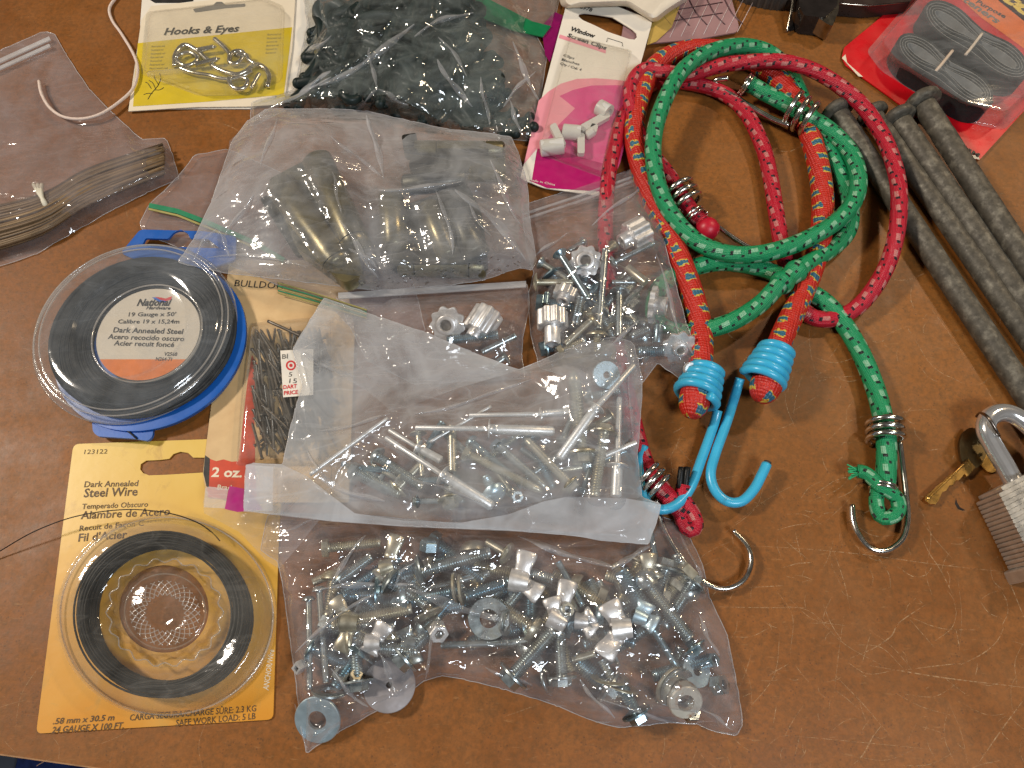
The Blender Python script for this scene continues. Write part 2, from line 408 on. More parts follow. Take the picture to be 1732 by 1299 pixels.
# ================================================================= setting
def table():
    e0, e1 = P(0, 1275), P(170, 1299); d = (e1 - e0).normalized()
    a, b = e0 - d * .9, e0 + d * 1.4; up = Vector((-d.y, d.x, 0)) * 1.5
    V = [a, b, b + up, a + up]; t = .006
    G().add(V, [(0, 1, 2, 3)]).add([v - Vector((0, 0, t)) for v in V], [(3, 2, 1, 0)]).build("tabletop", M_['table'], None, False)["kind"] = "structure"
    tb = bpy.data.objects["tabletop"]
    dn = Vector((0, 0, -t)); e = Vector((-d.y, d.x, 0)) * .0006
    G().add([a - e, b - e, b - e + dn, a - e + dn, a, b, b + dn, a + dn], [(3, 2, 1, 0), (0, 1, 5, 4), (2, 3, 7, 6)]).build("board_edge", M_['edge'], tb, False)
    z = -.74; G().add([(-2.5, -2.5, z), (2.5, -2.5, z), (2.5, 2.5, z), (-2.5, 2.5, z)], [(0, 1, 2, 3)]).build("floor", M_['floor'], None, False)["kind"] = "structure"
    g = G(); rr = []                              # a bunched blue cloth on the floor under the table's edge
    c = P(125, 1300, -740)
    for i in range(12):
        for j in range(12):
            x = c.x - .06 + i * .03; y = c.y - .28 + j * .03
            g.V.append(Vector((x, y, z + .012 + .03 * math.sin(i * 1.3 + j * .6) ** 2 + .02 * math.sin(j * 1.7 + i) ** 2)))
    for i in range(11):
        for j in range(11): g.F.append((i * 12 + j, i * 12 + 12 + j, i * 12 + 13 + j, i * 12 + j + 1))
    tag(g.build("cloth", M_['denim']), "dark blue cloth lying on the grey floor below the table edge", "cloth")
    # scratches: thin pale scuffs worn through the board's skin
    m = bpy.data.materials.new("pale_scratch"); n = N(m); ob = n.obj()
    tr = n.n("BsdfTransparent"); df = n.n("BsdfDiffuse", i_Color=(.62, .40, .22)); mx = n.n("MixShader")
    n.set(mx.inputs[0], n.rng(n.noise(ob, 500, 3, .7), .40, .64, .0, .62)); n.t.links.new(tr.outputs[0], mx.inputs[1]); n.t.links.new(df.outputs[0], mx.inputs[2]); n.surf(mx.outputs[0])
    g = G()
    def scr(pts, wpx, k=.004):
        p = catmull([Vector((q[0], q[1], 0)) for q in pts], 8); nn = len(p)
        b = len(g.V)
        for i, q in enumerate(p):
            t = (p[min(i + 1, nn - 1)] - p[max(i - 1, 0)]).normalized(); s = Vector((-t.y, t.x, 0)) * wpx * .5 * (math.sin(math.pi * (i + .3) / nn) * .8 + .2)
            g.V += [P(q.x + s.x, q.y + s.y, .03), P(q.x - s.x, q.y - s.y, .03)]
        for i in range(nn - 1): g.F.append((b + 2 * i, b + 2 * i + 2, b + 2 * i + 3, b + 2 * i + 1))
    S = lambda x, y: (1250 + x / 3.255, 900 + y / 3.255)
    for pts, wd in [([(610, 695), (740, 640), (840, 570), (880, 500), (1025, 400)], 2.2), ([(720, 735), (900, 765), (1150, 805), (1569, 855)], 2.0),
                    ([(900, 760), (1160, 728), (1220, 725)], 1.6), ([(1220, 730), (1340, 670), (1420, 600), (1460, 520)], 1.8), ([(610, 1295), (680, 1230), (740, 1120), (785, 1065)], 2.2),
                    ([(1300, 1299), (1430, 1110), (1569, 920)], 2.2), ([(160, 790), (290, 715)], 1.4), ([(240, 195), (330, 172), (405, 168)], 2.0), ([(60, 75), (400, 95), (740, 130), (1100, 180), (1480, 220)], 1.2),
                    ([(1000, 15), (1050, 120), (1110, 210), (1180, 350)], 1.6), ([(310, 1220), (345, 1080)], 1.6), ([(870, 190), (960, 245), (1030, 235), (1065, 185)], 1.6), ([(310, 0), (345, 160)], 1.5),
                    ([(520, 100), (580, 280), (610, 420)], 1.1), ([(1440, 160), (1500, 300), (1569, 470)], 1.4), ([(55, 305), (240, 295)], 1.4), ([(280, 1120), (700, 1160), (1100, 1200)], 1.0), ([(1195, 540), (1215, 640)], 1.4), ([(940, 480), (1080, 640)], 1.0), ([(190, 1050), (205, 960)], 1.6)]:
        scr([S(*q) for q in pts], wd)
    rs = random.Random(3)
    for i in range(420):
        x = rs.uniform(-60, 1790); y = rs.uniform(-60, 1290)
        if rs.random() < .55: x = rs.uniform(1120, 1760); y = rs.uniform(480, 1300)
        L = rs.choice([14, 22, 35, 60, 110]) * rs.uniform(.6, 1.4); a = rs.uniform(0, 3.15); c = rs.uniform(-.35, .35)
        scr([(x, y), (x + L * .5 * math.cos(a), y + L * .5 * math.sin(a)), (x + L * math.cos(a + c), y + L * math.sin(a + c))], rs.uniform(.6, 1.3))
    g.build("scratches", m, tb, False)
    # punched crescent mark by the padlock
    slab("punched_mark", [[(1617, 842), (1619, 850), (1624, 858), (1633, 863), (1628, 864), (1620, 861), (1615, 852)]], .04, .04, M_['hole'], tb)
table()

# ================================================================= bungee cords
def hk(pts, rp, m, root, name='hook', h=None, seg=14):
    a = pts[len(pts) // 2]; r = R(a[0], a[1], a[2] if len(a) > 2 else 8, rp)
    return tube(name, pxpath(pts, 8), r, m, root, seg, step=.0012)
def coil(name, A, B, hA, hB, ra, rb, turns, wr, m, root):
    """helix winding round the axis A->B, radii in pixels"""
    a, b = P(*A, hA), P(*B, hB); x, y, z = frame(a, b); pts = []; k = 26
    Ra, Rb = R(*A, hA, ra), R(*B, hB, rb); W = R(*A, hA, wr)
    for i in range(int(turns * k) + 1):
        t = i / (turns * k); an = 2 * math.pi * turns * t - .6; rr = Ra + (Rb - Ra) * t
        pts.append(a + (b - a) * t + (y * math.cos(an) + z * math.sin(an)) * rr)
    return tube_geo(G(), pts, W, 10).build(name, m, root)

def green_bungee():
    root = thing("bungee_cord", P(1270, 430), "green braided bungee cord coiled in loops with two bare silver hooks", "bungee cord", "bungee cords")
    r = R(1125, 300, 12, 14.2)
    path = [(1262, 138, 17), (1290, 155, 15), (1322, 172, 13), (1356, 192, 13), (1400, 218, 13), (1438, 258, 13), (1452, 305, 14), (1440, 348, 15), (1400, 385, 17), (1340, 415, 17), (1280, 430, 16), (1222, 427, 15), (1170, 402, 15), (1128, 350, 16),
            (1108, 290, 18), (1106, 232, 20), (1122, 175, 22), (1152, 122, 22), (1196, 90, 21), (1250, 78, 18), (1298, 88, 13), (1332, 118, 7), (1350, 152, 6), (1372, 200, 6), (1398, 245, 6), (1420, 290, 6), (1436, 340, 6), (1436, 385, 6), (1410, 418, 7), (1352, 455, 14), (1318, 482, 15),
            (1285, 515, 14), (1240, 543, 14), (1195, 557, 10), (1150, 562, 5.5), (1112, 545, 5.5), (1108, 500, 5.5), (1140, 466, 5.5), (1200, 446, 6), (1250, 446, 6), (1300, 458, 6), (1345, 482, 6), (1392, 508, 6), (1425, 545, 6), (1455, 595, 6), (1478, 650, 6), (1492, 700, 8), (1499, 745, 9), (1499, 790, 7), (1496, 824, 6)]
    tube('end_loop', pxpath([(1490, 815, 6), (1482, 845, 6), (1488, 872, 7), (1504, 876, 9), (1519, 864, 9), (1518, 845, 9), (1505, 832, 10), (1488, 822, 10), (1474, 808, 9), (1462, 799, 8), (1450, 797, 7)]), r * .72, M_['green'], root, 14, uv=True, step=.0018)
    tube("cord", pxpath(path), r, M_['green'], root, 16, uv=True, step=.0022)
    # worn tape-like joint where the sheath has slipped
    tube("frayed_sheath", pxpath([(1352, 455, 14), (1335, 468, 14.5), (1318, 482, 15)]), lambda t: r * (1.22 + .12 * math.sin(t * 9)), M_['green'], root, 16, uv=True, step=.001)
    coil("hook_coil", (1336, 180), (1374, 204), 13, 13, 27, 27, 2.8, 4.6, M_['steelw'], root)
    hk([(1334, 212, 10), (1300, 198, 9), (1240, 162, 9), (1214, 146, 9), (1208, 138, 10), (1216, 134, 12), (1232, 132, 13)], 4.6, M_['steelw'], root)
    coil("crimp", (1258, 140), (1266, 146), 17, 16, 17, 17, 2.2, 2.2, M_['steelw'], root)
    coil("hook_coil", (1496, 710), (1498, 746), 9, 9, 27, 28, 2.8, 4.8, M_['steelw'], root)
    hk([(1522, 748, 6), (1527, 790, 5), (1533, 840, 5), (1535, 880, 5), (1526, 912, 5), (1500, 931, 5), (1472, 927, 5), (1452, 904, 5), (1443, 880, 5), (1441, 854, 5)], 5.2, M_['steelw'], root)
    coil("crimp", (1494, 820), (1492, 832), 8, 8, 20, 20, 2.2, 2.6, M_['steelw'], root)
    g = G(); rs = random.Random(2)
    for i in range(16):
        a = P(1455 + rs.uniform(-3, 3), 797 + rs.uniform(-6, 6), 7); b = P(1436 + rs.uniform(-4, 6), 797 + rs.uniform(-14, 14), 3 + rs.uniform(0, 8)); tube_geo(g, catmull([a, (a + b) / 2 + Vector((0, 0, .001)), b], .002), R(1450, 795, 7, 1.4), 5)
    g.build("frayed_end", mat("frayed_green", (.02, .30, .12), .6, var=.3), root)
def crimson_bungee():
    root = thing("bungee_cord", P(1400, 300), "crimson braided bungee cord in a wide ring with silver hooks", "bungee cord", "bungee cords")
    r = R(1520, 330, 10, 13.2)
    path = [(1205, 395, 9), (1190, 378, 9), (1172, 360, 9), (1152, 330, 9), (1130, 295, 9), (1107, 266, 9), (1087, 238, 9), (1074, 205, 10), (1066, 172, 11), (1069, 140, 12), (1090, 118, 13), (1125, 122, 14), (1165, 126, 14), (1225, 110, 17), (1300, 103, 21), (1350, 110, 22), (1400, 132, 20), (1455, 175, 17), (1492, 228, 17),
            (1514, 285, 18), (1521, 340, 18), (1514, 405, 16), (1494, 462, 11), (1455, 515, 7), (1410, 539, 6), (1372, 535, 6), (1346, 508, 6), (1334, 465, 6), (1322, 415, 6), (1312, 355, 6), (1303, 300, 6), (1290, 248, 6), (1262, 192, 6), (1222, 157, 6), (1165, 140, 7), (1110, 140, 6), (1078, 165, 5.5),
            (1052, 205, 5.5), (1038, 255, 5.5), (1028, 310, 5), (1024, 400, 5), (1035, 520, 5), (1055, 640, 5), (1075, 730, 6), (1092, 785, 7), (1110, 815, 8), (1130, 840, 8), (1150, 862, 7), (1158, 868, 6)]
    tube('end_loop', pxpath([(1148, 858, 6), (1156, 885, 6), (1168, 898, 6), (1178, 888, 8), (1172, 868, 9), (1160, 850, 9), (1154, 836, 9), (1156, 820, 10)]), r * .8, M_['crim'], root, 14, uv=True, step=.0018)
    tube("cord", pxpath(path), r, M_['crim'], root, 16, uv=True, step=.0022)
    g = G(); lathe_geo(g, P(1186, 376, 11), P(1212, 404, 10), [(0, r * .8), (.002, r * 1.35), (.005, r * 1.5), (.009, r * 1.4), (.0115, r * .9), (.0125, r * .3)], 16)
    g.build("knotted_end", M_['crim'], root)
    coil("hook_coil", (1146, 318), (1166, 350), 9, 9, 26, 26, 2.8, 4.6, M_['steelw'], root)
    coil("crimp", (1172, 362), (1180, 372), 10, 10, 19, 19, 2.2, 2.4, M_['steelw'], root)
    hk([(1175, 352, 6), (1205, 376, 6), (1240, 402, 6), (1270, 420, 6), (1286, 424, 8)], 4.4, M_['steelw'], root)
    coil("hook_coil", (1092, 800), (1118, 828), 10, 10, 26, 26, 2.8, 4.6, M_['steelw'], root)
    hk([(1112, 845, 5), (1122, 890, 5), (1150, 940, 5), (1185, 980, 5), (1222, 996, 5), (1255, 984, 5), (1270, 955, 5), (1265, 925, 5), (1240, 897, 5)], 4.6, M_['steelw'], root)
    for dx in (-5, 5):
        tube("cut_end", pxpath([(1154 + dx, 826, 11), (1156 + dx, 806, 13), (1158 + dx, 790, 14)]), R(1157, 805, 12, 5.5), M_['black'], root, 10)
def multi_bungee():
    root = thing("bungee_cord", P(1370, 400), "thick red bungee cord flecked yellow and blue with sky blue coated hooks", "bungee cord", "bungee cords")
    r = R(1385, 300, 10, 18)
    path = [(1290, 655, 16), (1305, 618, 16), (1322, 572, 14), (1345, 522, 11), (1370, 465, 8), (1386, 410, 8), (1392, 350, 8), (1386, 290, 8), (1372, 235, 8), (1352, 185, 8), (1318, 136, 8), (1268, 100, 9), (1205, 84, 9), (1150, 88, 9), (1108, 112, 9), (1086, 155, 9), (1074, 210, 9), (1078, 260, 9),
            (1100, 330, 9), (1130, 390, 9), (1154, 448, 9), (1172, 500, 9), (1184, 550, 9), (1186, 600, 12), (1180, 640, 14), (1170, 680, 15)]
    tube("cord", pxpath(path), r, M_['multi'], root, 18, uv=True, step=.0022)
    for (a, b, h) in (((1305, 630), (1284, 680), 17), ((1181, 650), (1168, 708), 16)):
        A, B = P(*a, h), P(*b, h); L = (B - A).length; rr = R(*b, h, 27)
        g = G(); x, y, z = frame(A, B); n = 16; seg = 24
        pts = [A + (B - A) * (i / n) for i in range(n + 1)]
        tube_geo(g, pts, lambda t: rr * math.sqrt(max(.003, 1 - max(0, (t - .35) / .65) ** 2.4)), seg, True, True); g.build("knotted_end", M_['multi'], root)
    coil("hook_coil", (1315, 590), (1288, 645), 17, 16, 24, 35, 4.6, 7.4, M_['vinyl'], root)
    hk([(1252, 640, 12), (1246, 660, 9), (1230, 712, 8), (1210, 768, 8), (1202, 802, 8), (1210, 830, 8), (1230, 848, 8), (1254, 848, 8), (1275, 828, 8), (1289, 802, 9), (1297, 785, 9)], 8.6, M_['vinyl'], root)
    hk([(1296.5, 786.5, 9), (1298.5, 781, 9)], 6.5, M_['vinyle'], root, 'cut_tip')
    coil("hook_coil", (1196, 624), (1176, 674), 15, 15, 24, 36, 4.3, 7.4, M_['vinyl'], root)
    hk([(1214, 694, 11), (1206, 722, 8), (1188, 772, 8), (1168, 825, 9), (1145, 853, 12), (1118, 862, 13), (1094, 850, 12), (1083, 820, 10), (1082, 785, 9), (1089, 755, 9)], 8.6, M_['vinyl'], root)
green_bungee(); crimson_bungee(); multi_bungee()

# ================================================================= spikes, padlock, keys, string
def spike(a, b, h, wpx, head, label):
    A, B = P(*a, h), P(*b, h); r = R(*a, h, wpx) / 2 * .84
    root = thing("spike_nail", Vector((A.x, A.y, 0)), label, "spike nail", "large galvanised spikes")
    L = .26; prof = [(0, r * .9)]
    k = 60; rs = random.Random(a[0])
    for i in range(k):
        d = .002 + (L - .01) * i / k; q = r * (1 + rs.uniform(-.008, .008))
        if .012 < d < .028: q *= 1.0 + .03 * math.sin(d * 5200)
        prof.append((d, q))
    prof += [(L, r * .3)]
    x = (B - A).normalized(); lathe_geo(G(), A, A + x * L, prof, 20).build("shank", M_['spike'], root, label=None)
    hr = R(*a, h, head) / 2; hg = G()
    lathe_geo(hg, A - x * r * .9, A + x, [(0, hr * .55), (r * .1, hr * .8), (r * .3, hr * .98), (r * .75, hr), (r * .95, hr * .92), (r * 1.1, r)], 20, lobes=3, lob=.04)
    hg.build("head", M_['spike'], root)
spike((1418, 192), (1742, 678), 6.5, 40, 56, "leftmost galvanised spike, its head just right of the green cord's coil")
spike((1478, 196), (1765, 610), 6.5, 36, 52, "galvanised spike lying second from left, head hidden behind its neighbours")
spike((1522, 204), (1790, 600), 8.2, 42, 60, "galvanised spike with broad head third from left, resting beside the red package corner")
spike((1562, 176), (1800, 545), 14.5, 43, 62, "rightmost galvanised spike with ridged neck, head overlapping the red package")

def padlock():
    root = thing("padlock", P(1740, 870), "laminated steel padlock with open chrome shackle at the right edge", "padlock")
    a0, a1 = Vector((1768, 786)), Vector((1843, 936)); ax = (a1 - a0).normalized(); sd = Vector((ax.y, -ax.x)) * 1
    n = 17
    def blk(t, hw, z0, z1, dt):
        c0 = a0 + ax * t; c1 = a0 + ax * (t + dt); g = []
        for c in (c0, c1): g.append(c)
        lp = [c0 - sd * hw, c0 + sd * hw, c1 + sd * hw, c1 - sd * hw]
        return [(q.x, q.y) for q in lp]
    g = G()
    lay = 142 / n
    for i in range(n):
        hw = 92 if i not in (0,) else 84
        lp = rounded(blk(i * lay, hw, 0, 0, lay * .9), 2.2, 2)
        slab_geo(g, [lp], 1, 21, None)
        lp = blk(i * lay + lay * .9, hw - 1.5, 0, 0, lay * .1); slab_geo(g, [lp], 1.5, 20.4, None)
    g.build("body", M_['lam'], root, False)
    g = G(); slab_geo(g, [rounded(blk(142, 98, 0, 0, 26), 4, 2)], 0, 22, None); g.build("base_plate", M_['lam'], root, False)
    tube("shackle", pxpath([(1716, 818, 12), (1700, 788, 13), (1679, 752, 14), (1668, 728, 15), (1672, 708, 15.5), (1692, 698, 15.5), (1718, 704, 15), (1748, 728, 14), (1775, 762, 13)]), R(1690, 770, 14, 15.5), M_['chrome'], root, 24, step=.001)
    tag(tube("split_ring", pxpath([(1652, 704, 8), (1658, 699, 14), (1668, 703, 22), (1678, 716, 23), (1688, 734, 20), (1690, 741, 12)]), R(1670, 710, 14, 2.6), mat("ring_steel", (.22, .18, .15), .3, 1), None, 10, step=.001), "small dark key ring looped over the padlock shackle", "key ring")
    k = thing("key", P(1610, 800), "gold brass key with toothed blade pointing lower left", "key", "padlock keys")
    slab("bow", [rounded([(1640, 722), (1662, 728), (1672, 760), (1660, 788), (1640, 795), (1626, 780), (1622, 750), (1628, 732)], 10)], 1, 3, mat("key_bow_dark", (.17, .125, .06), .35, 1, var=.2), k)
    slab("blade", [[(1638, 776), (1646, 786), (1650, 790), (1640, 802), (1635, 806), (1632, 801), (1622, 812), (1617, 812), (1612, 820), (1606, 821), (1600, 830), (1594, 832), (1588, 845), (1583, 853), (1572, 852), (1564, 846), (1565, 840)]], 1.5, 3.6, M_['key'], k)
    tube("groove", pxpath([(1568, 845, 3.7), (1604, 810, 3.7), (1636, 779, 3.7)]), R(1600, 810, 3, 2.2), M_['key'], k, 6)
    k2 = thing("key", P(1680, 780), "second brass key lying flat under the padlock shackle", "key", "padlock keys")
    slab("bow", [ell(1677, 768, 22, 31, 30)], .2, 1.9, M_['key'], k2)
padlock()
tag(tube("string", pxpath([(66, 137, 4), (70, 158, 4.5), (84, 182, 5), (108, 198, 5), (140, 201, 5), (172, 192, 5), (205, 170, 4), (226, 148, 4), (233, 118, 4), (226, 92, 3), (206, 58, 1.5), (190, 35, 1.5), (185, 15, 1.5), (195, -2, 1.5), (215, -25, 1.5)]), R(140, 200, 3, 2.6), M_['string'], None, 10, step=.002), "thin white string curving between the clear bag and yellow hook card", "string")
# ================================================================= packages
def clear_plastic(name, haze=.03, rough=.06, gloss=.0, tint=(.9, .88, .82), bumps=.15, wr=40):
    return film(name, haze, haze * .6, tint, gloss, rough, bumps, wr, (.97, .96, .93), 25)
M_['blister'] = clear_plastic("blister_plastic", .075, .07, .02)
M_['rimf'] = film('moulded_edge', .30, .08, (.85, .80, .74), .06, .12, .1, 40)
M_['hub'] = clear_plastic('hub_plastic', .09, .08, .03, (.80, .70, .62), .25, 50)
M_['blisterg'] = clear_plastic("grey_blister", .13, .08, .0, (.75, .78, .78), .08)
M_['lid'] = clear_plastic("clear_lid", .11, .09, .03, (.72, .78, .85), .05, 30)
M_['bluep'] = mat("blue_plastic", (.008, .10, .42), .35, var=.12, vscale=60, bump=.1)

def c24(x, y): return (50 + x / 2.451, 730 + y / 2.451)
def yellow_card():
    root = thing("wire_card", P(280, 980), "yellow Steel Wire card with black coil under a round clear blister", "wire package")
    m = bpy.data.materials.new("yellow_card"); n = N(m); v = n.obj()
    sep = n.n("SeparateXYZ"); n.set(sep.inputs[0], v)
    g = n.rng(sep.outputs[1], -.075, .07)              # printed yellow-to-orange blend of the card artwork
    c = n.ramp(g, [(0, (.62, .25, .02)), (.45, (.64, .32, .03)), (1, (.70, .46, .08))])
    st = n.rng(n.noise(v, 45, 6, .72, 1.2), .56, .68, 0, .55); c = n.mix(st, c, (.45, .25, .05))
    c = n.mix(n.rng(n.noise(v, 14, 3), .45, .7, 0, .25), c, (.85, .62, .2))
    p = n.n("BsdfPrincipled", i_Base_Color=c, i_Roughness=.38); n.set(p.inputs["Normal"], n.bump(n.noise(v, 60, 3), .15, .0008)); n.surf(p.outputs[0])
    outer = rounded([(124, 751), (484, 738), (472, 900), (462, 1217), (61, 1241)], 11)
    hole = [(242, 800), (237, 794), (238, 785), (247, 779), (270, 778), (286, 776), (293, 768), (305, 764), (318, 766), (327, 774), (346, 774), (392, 770), (399, 776), (398, 790), (390, 797), (346, 799), (280, 803), (252, 804)]
    warp = lambda x, y: .12 * math.sin((x - 60) / 160)
    card = slab("card", [outer, hole, ell(277, 1030, 76, 74, 48)], .2, .8, m, root, warp=warp)
    z = 1.02
    def t(s, x0, y0, x1, y1, cap, bold=.012, mm=None, sh=0):
        o = text(s, (x0, y0), (x1, y1), z, cap, mm or M_['inkb'], card, bold, sh); return o
    t("123122", 142, 768, 181, 767, 7.5, .0)
    t("Dark Annealed", 142, 824, 233, 822, 9.5, .015); t("Steel Wire", 141, 841, 232, 838, 14, .018)
    t("Temperado Obscuro", 138, 861, 250, 857, 8.5); t("Alambre de Acero", 136, 878, 287, 871, 12.5, .016)
    t("Recuit de Façon C", 134, 898, 243, 889, 8.5); t("Fil d'Acier", 132, 916, 214, 910, 12.5, .016)
    t(".58 mm x 30.5 m", 89, 1225, 193, 1218, 8.5, .02, None, .15); t("24 GAUGE X 100 FT.", 87, 1240, 209, 1232, 9, .02, None, .15)
    t("CARGA SEGURA/CHARGE SÛRE: 2.3 KG", 219, 1219, 433, 1203, 9, .012); t("SAFE WORK LOAD: 5 LB", 297, 1228, 432, 1216, 9, .012)
    t("ANCHOR/Wire", 454, 1168, 464, 1099, 9, .01, M_['cream'], .25)
    # blister flange, dome and centre post
    cx, cyy = 282, 1042
    def E(k, dx=0, dy=0, sc=0, nl=0): return [(cx + dx + 180 * k * math.cos(a) * (1 + sc * math.cos(nl * a)), cyy + dy + 167 * k * math.sin(a) * (1 + sc * math.cos(nl * a))) for a in [2 * math.pi * i / 96 for i in range(96)]]
    bl = loft("blister", [(E(1.035), 1.9), (E(1.0), 2.2), (E(.985, -4, 2), 6), (E(.97, -7, 2), 11), (E(.94, -9, 0), 14.6), (E(.89, -9, 0), 16), (E(.82, -8, 0), 16.4), (E(.76, -6, 0), 16), (E(.66, -4, 0), 15),
                           (E(.60, -2, -4, .02, 18), 13.5), (E(.52, -3, -6, .04, 18), 9)], M_['blister'], root, False, True, 60)
    hb = loft('centre_post', [(E(.52, -3, -6, .04, 18), 9), (E(.495, -3, -7, .05, 18), 4.5), (E(.47, -3, -8, .05, 18), 3.0), (E(.44, -3, -8, .03, 18), 5.5), (E(.40, -3, -8), 9.5), (E(.35, -3, -7), 11.0), (E(.17, -2, -6), 11.4), (E(.145, -2, -6), 9.6)], M_['hub'], root, True, True, 60)
    tube("bead", [P(q[0], q[1], 12.2) for q in E(.38, -3, -8)] + [P(*E(.38, -3, -8)[0], 12.2)], R(280, 1040, 11, 1.2), M_['blister'], bl, 6, smooth_path=False)
    tube("scalloped_rim", [P(q[0], q[1], 8.8) for q in E(.53, -3, -6, .045, 18)] + [P(*E(.53, -3, -6, .045, 18)[0], 8.8)], .00035, M_['rimf'], bl, 6, smooth_path=False)
    tube("outer_rim", [P(q[0], q[1], 2.6) for q in E(1.0)] + [P(*E(1.0)[0], 2.6)], .00045, M_['rimf'], bl, 6, smooth_path=False)
    g = G()                                               # diamond texture moulded in the centre post
    for i in range(26):
        for s in (1, -1):
            a0 = 2 * math.pi * i / 26; pts = []
            for k in range(9):
                rr = .18 + .15 * k / 8; a = a0 + s * .55 * k / 8; pts.append(P(cx - 3 + 180 * rr * math.cos(a), cyy - 5 + 167 * rr * math.sin(a), 11.7))
            tube_geo(g, pts, .00026, 4)
    g.build("moulded_grid", M_['rimf'], bl)
    # the coil: many turns of black wire
    rs = random.Random(5); g = G()
    for i in range(110):
        ox = rs.uniform(-4, 4) + 6; oy = rs.uniform(-4, 4); tl = rs.uniform(-1.5, 1.5); ph = rs.uniform(0, 6)
        k = .665 + .125 * rs.random(); h = rs.uniform(2.4, 13)
        q0 = [P(276 + ox + 180 * k * math.cos(a), 1040 + oy + 172 * k * math.sin(a), 5) for a in [2 * math.pi * j / 64 for j in range(65)]]
        pts = [Vector((v.x, v.y, .001 * max(1.8, h + tl * math.sin(6.2832 * j / 64 + ph) + .4 * math.sin(18.85 * j / 64 + ph)))) for j, v in enumerate(q0)]
        tube_geo(g, pts, R(280, 1040, 5, 1.75), 6, False)
    g.build("wire_coil", M_['black'], root)
    tube("loose_wire", pxpath([(-30, 950, 2), (0, 932, 4), (60, 898, 8), (130, 873, 10), (210, 862, 12), (280, 867, 13), (330, 882, 12), (358, 900, 9), (372, 915, 7)]), R(200, 870, 8, 1.0), M_['black'], root, 6)
yellow_card()

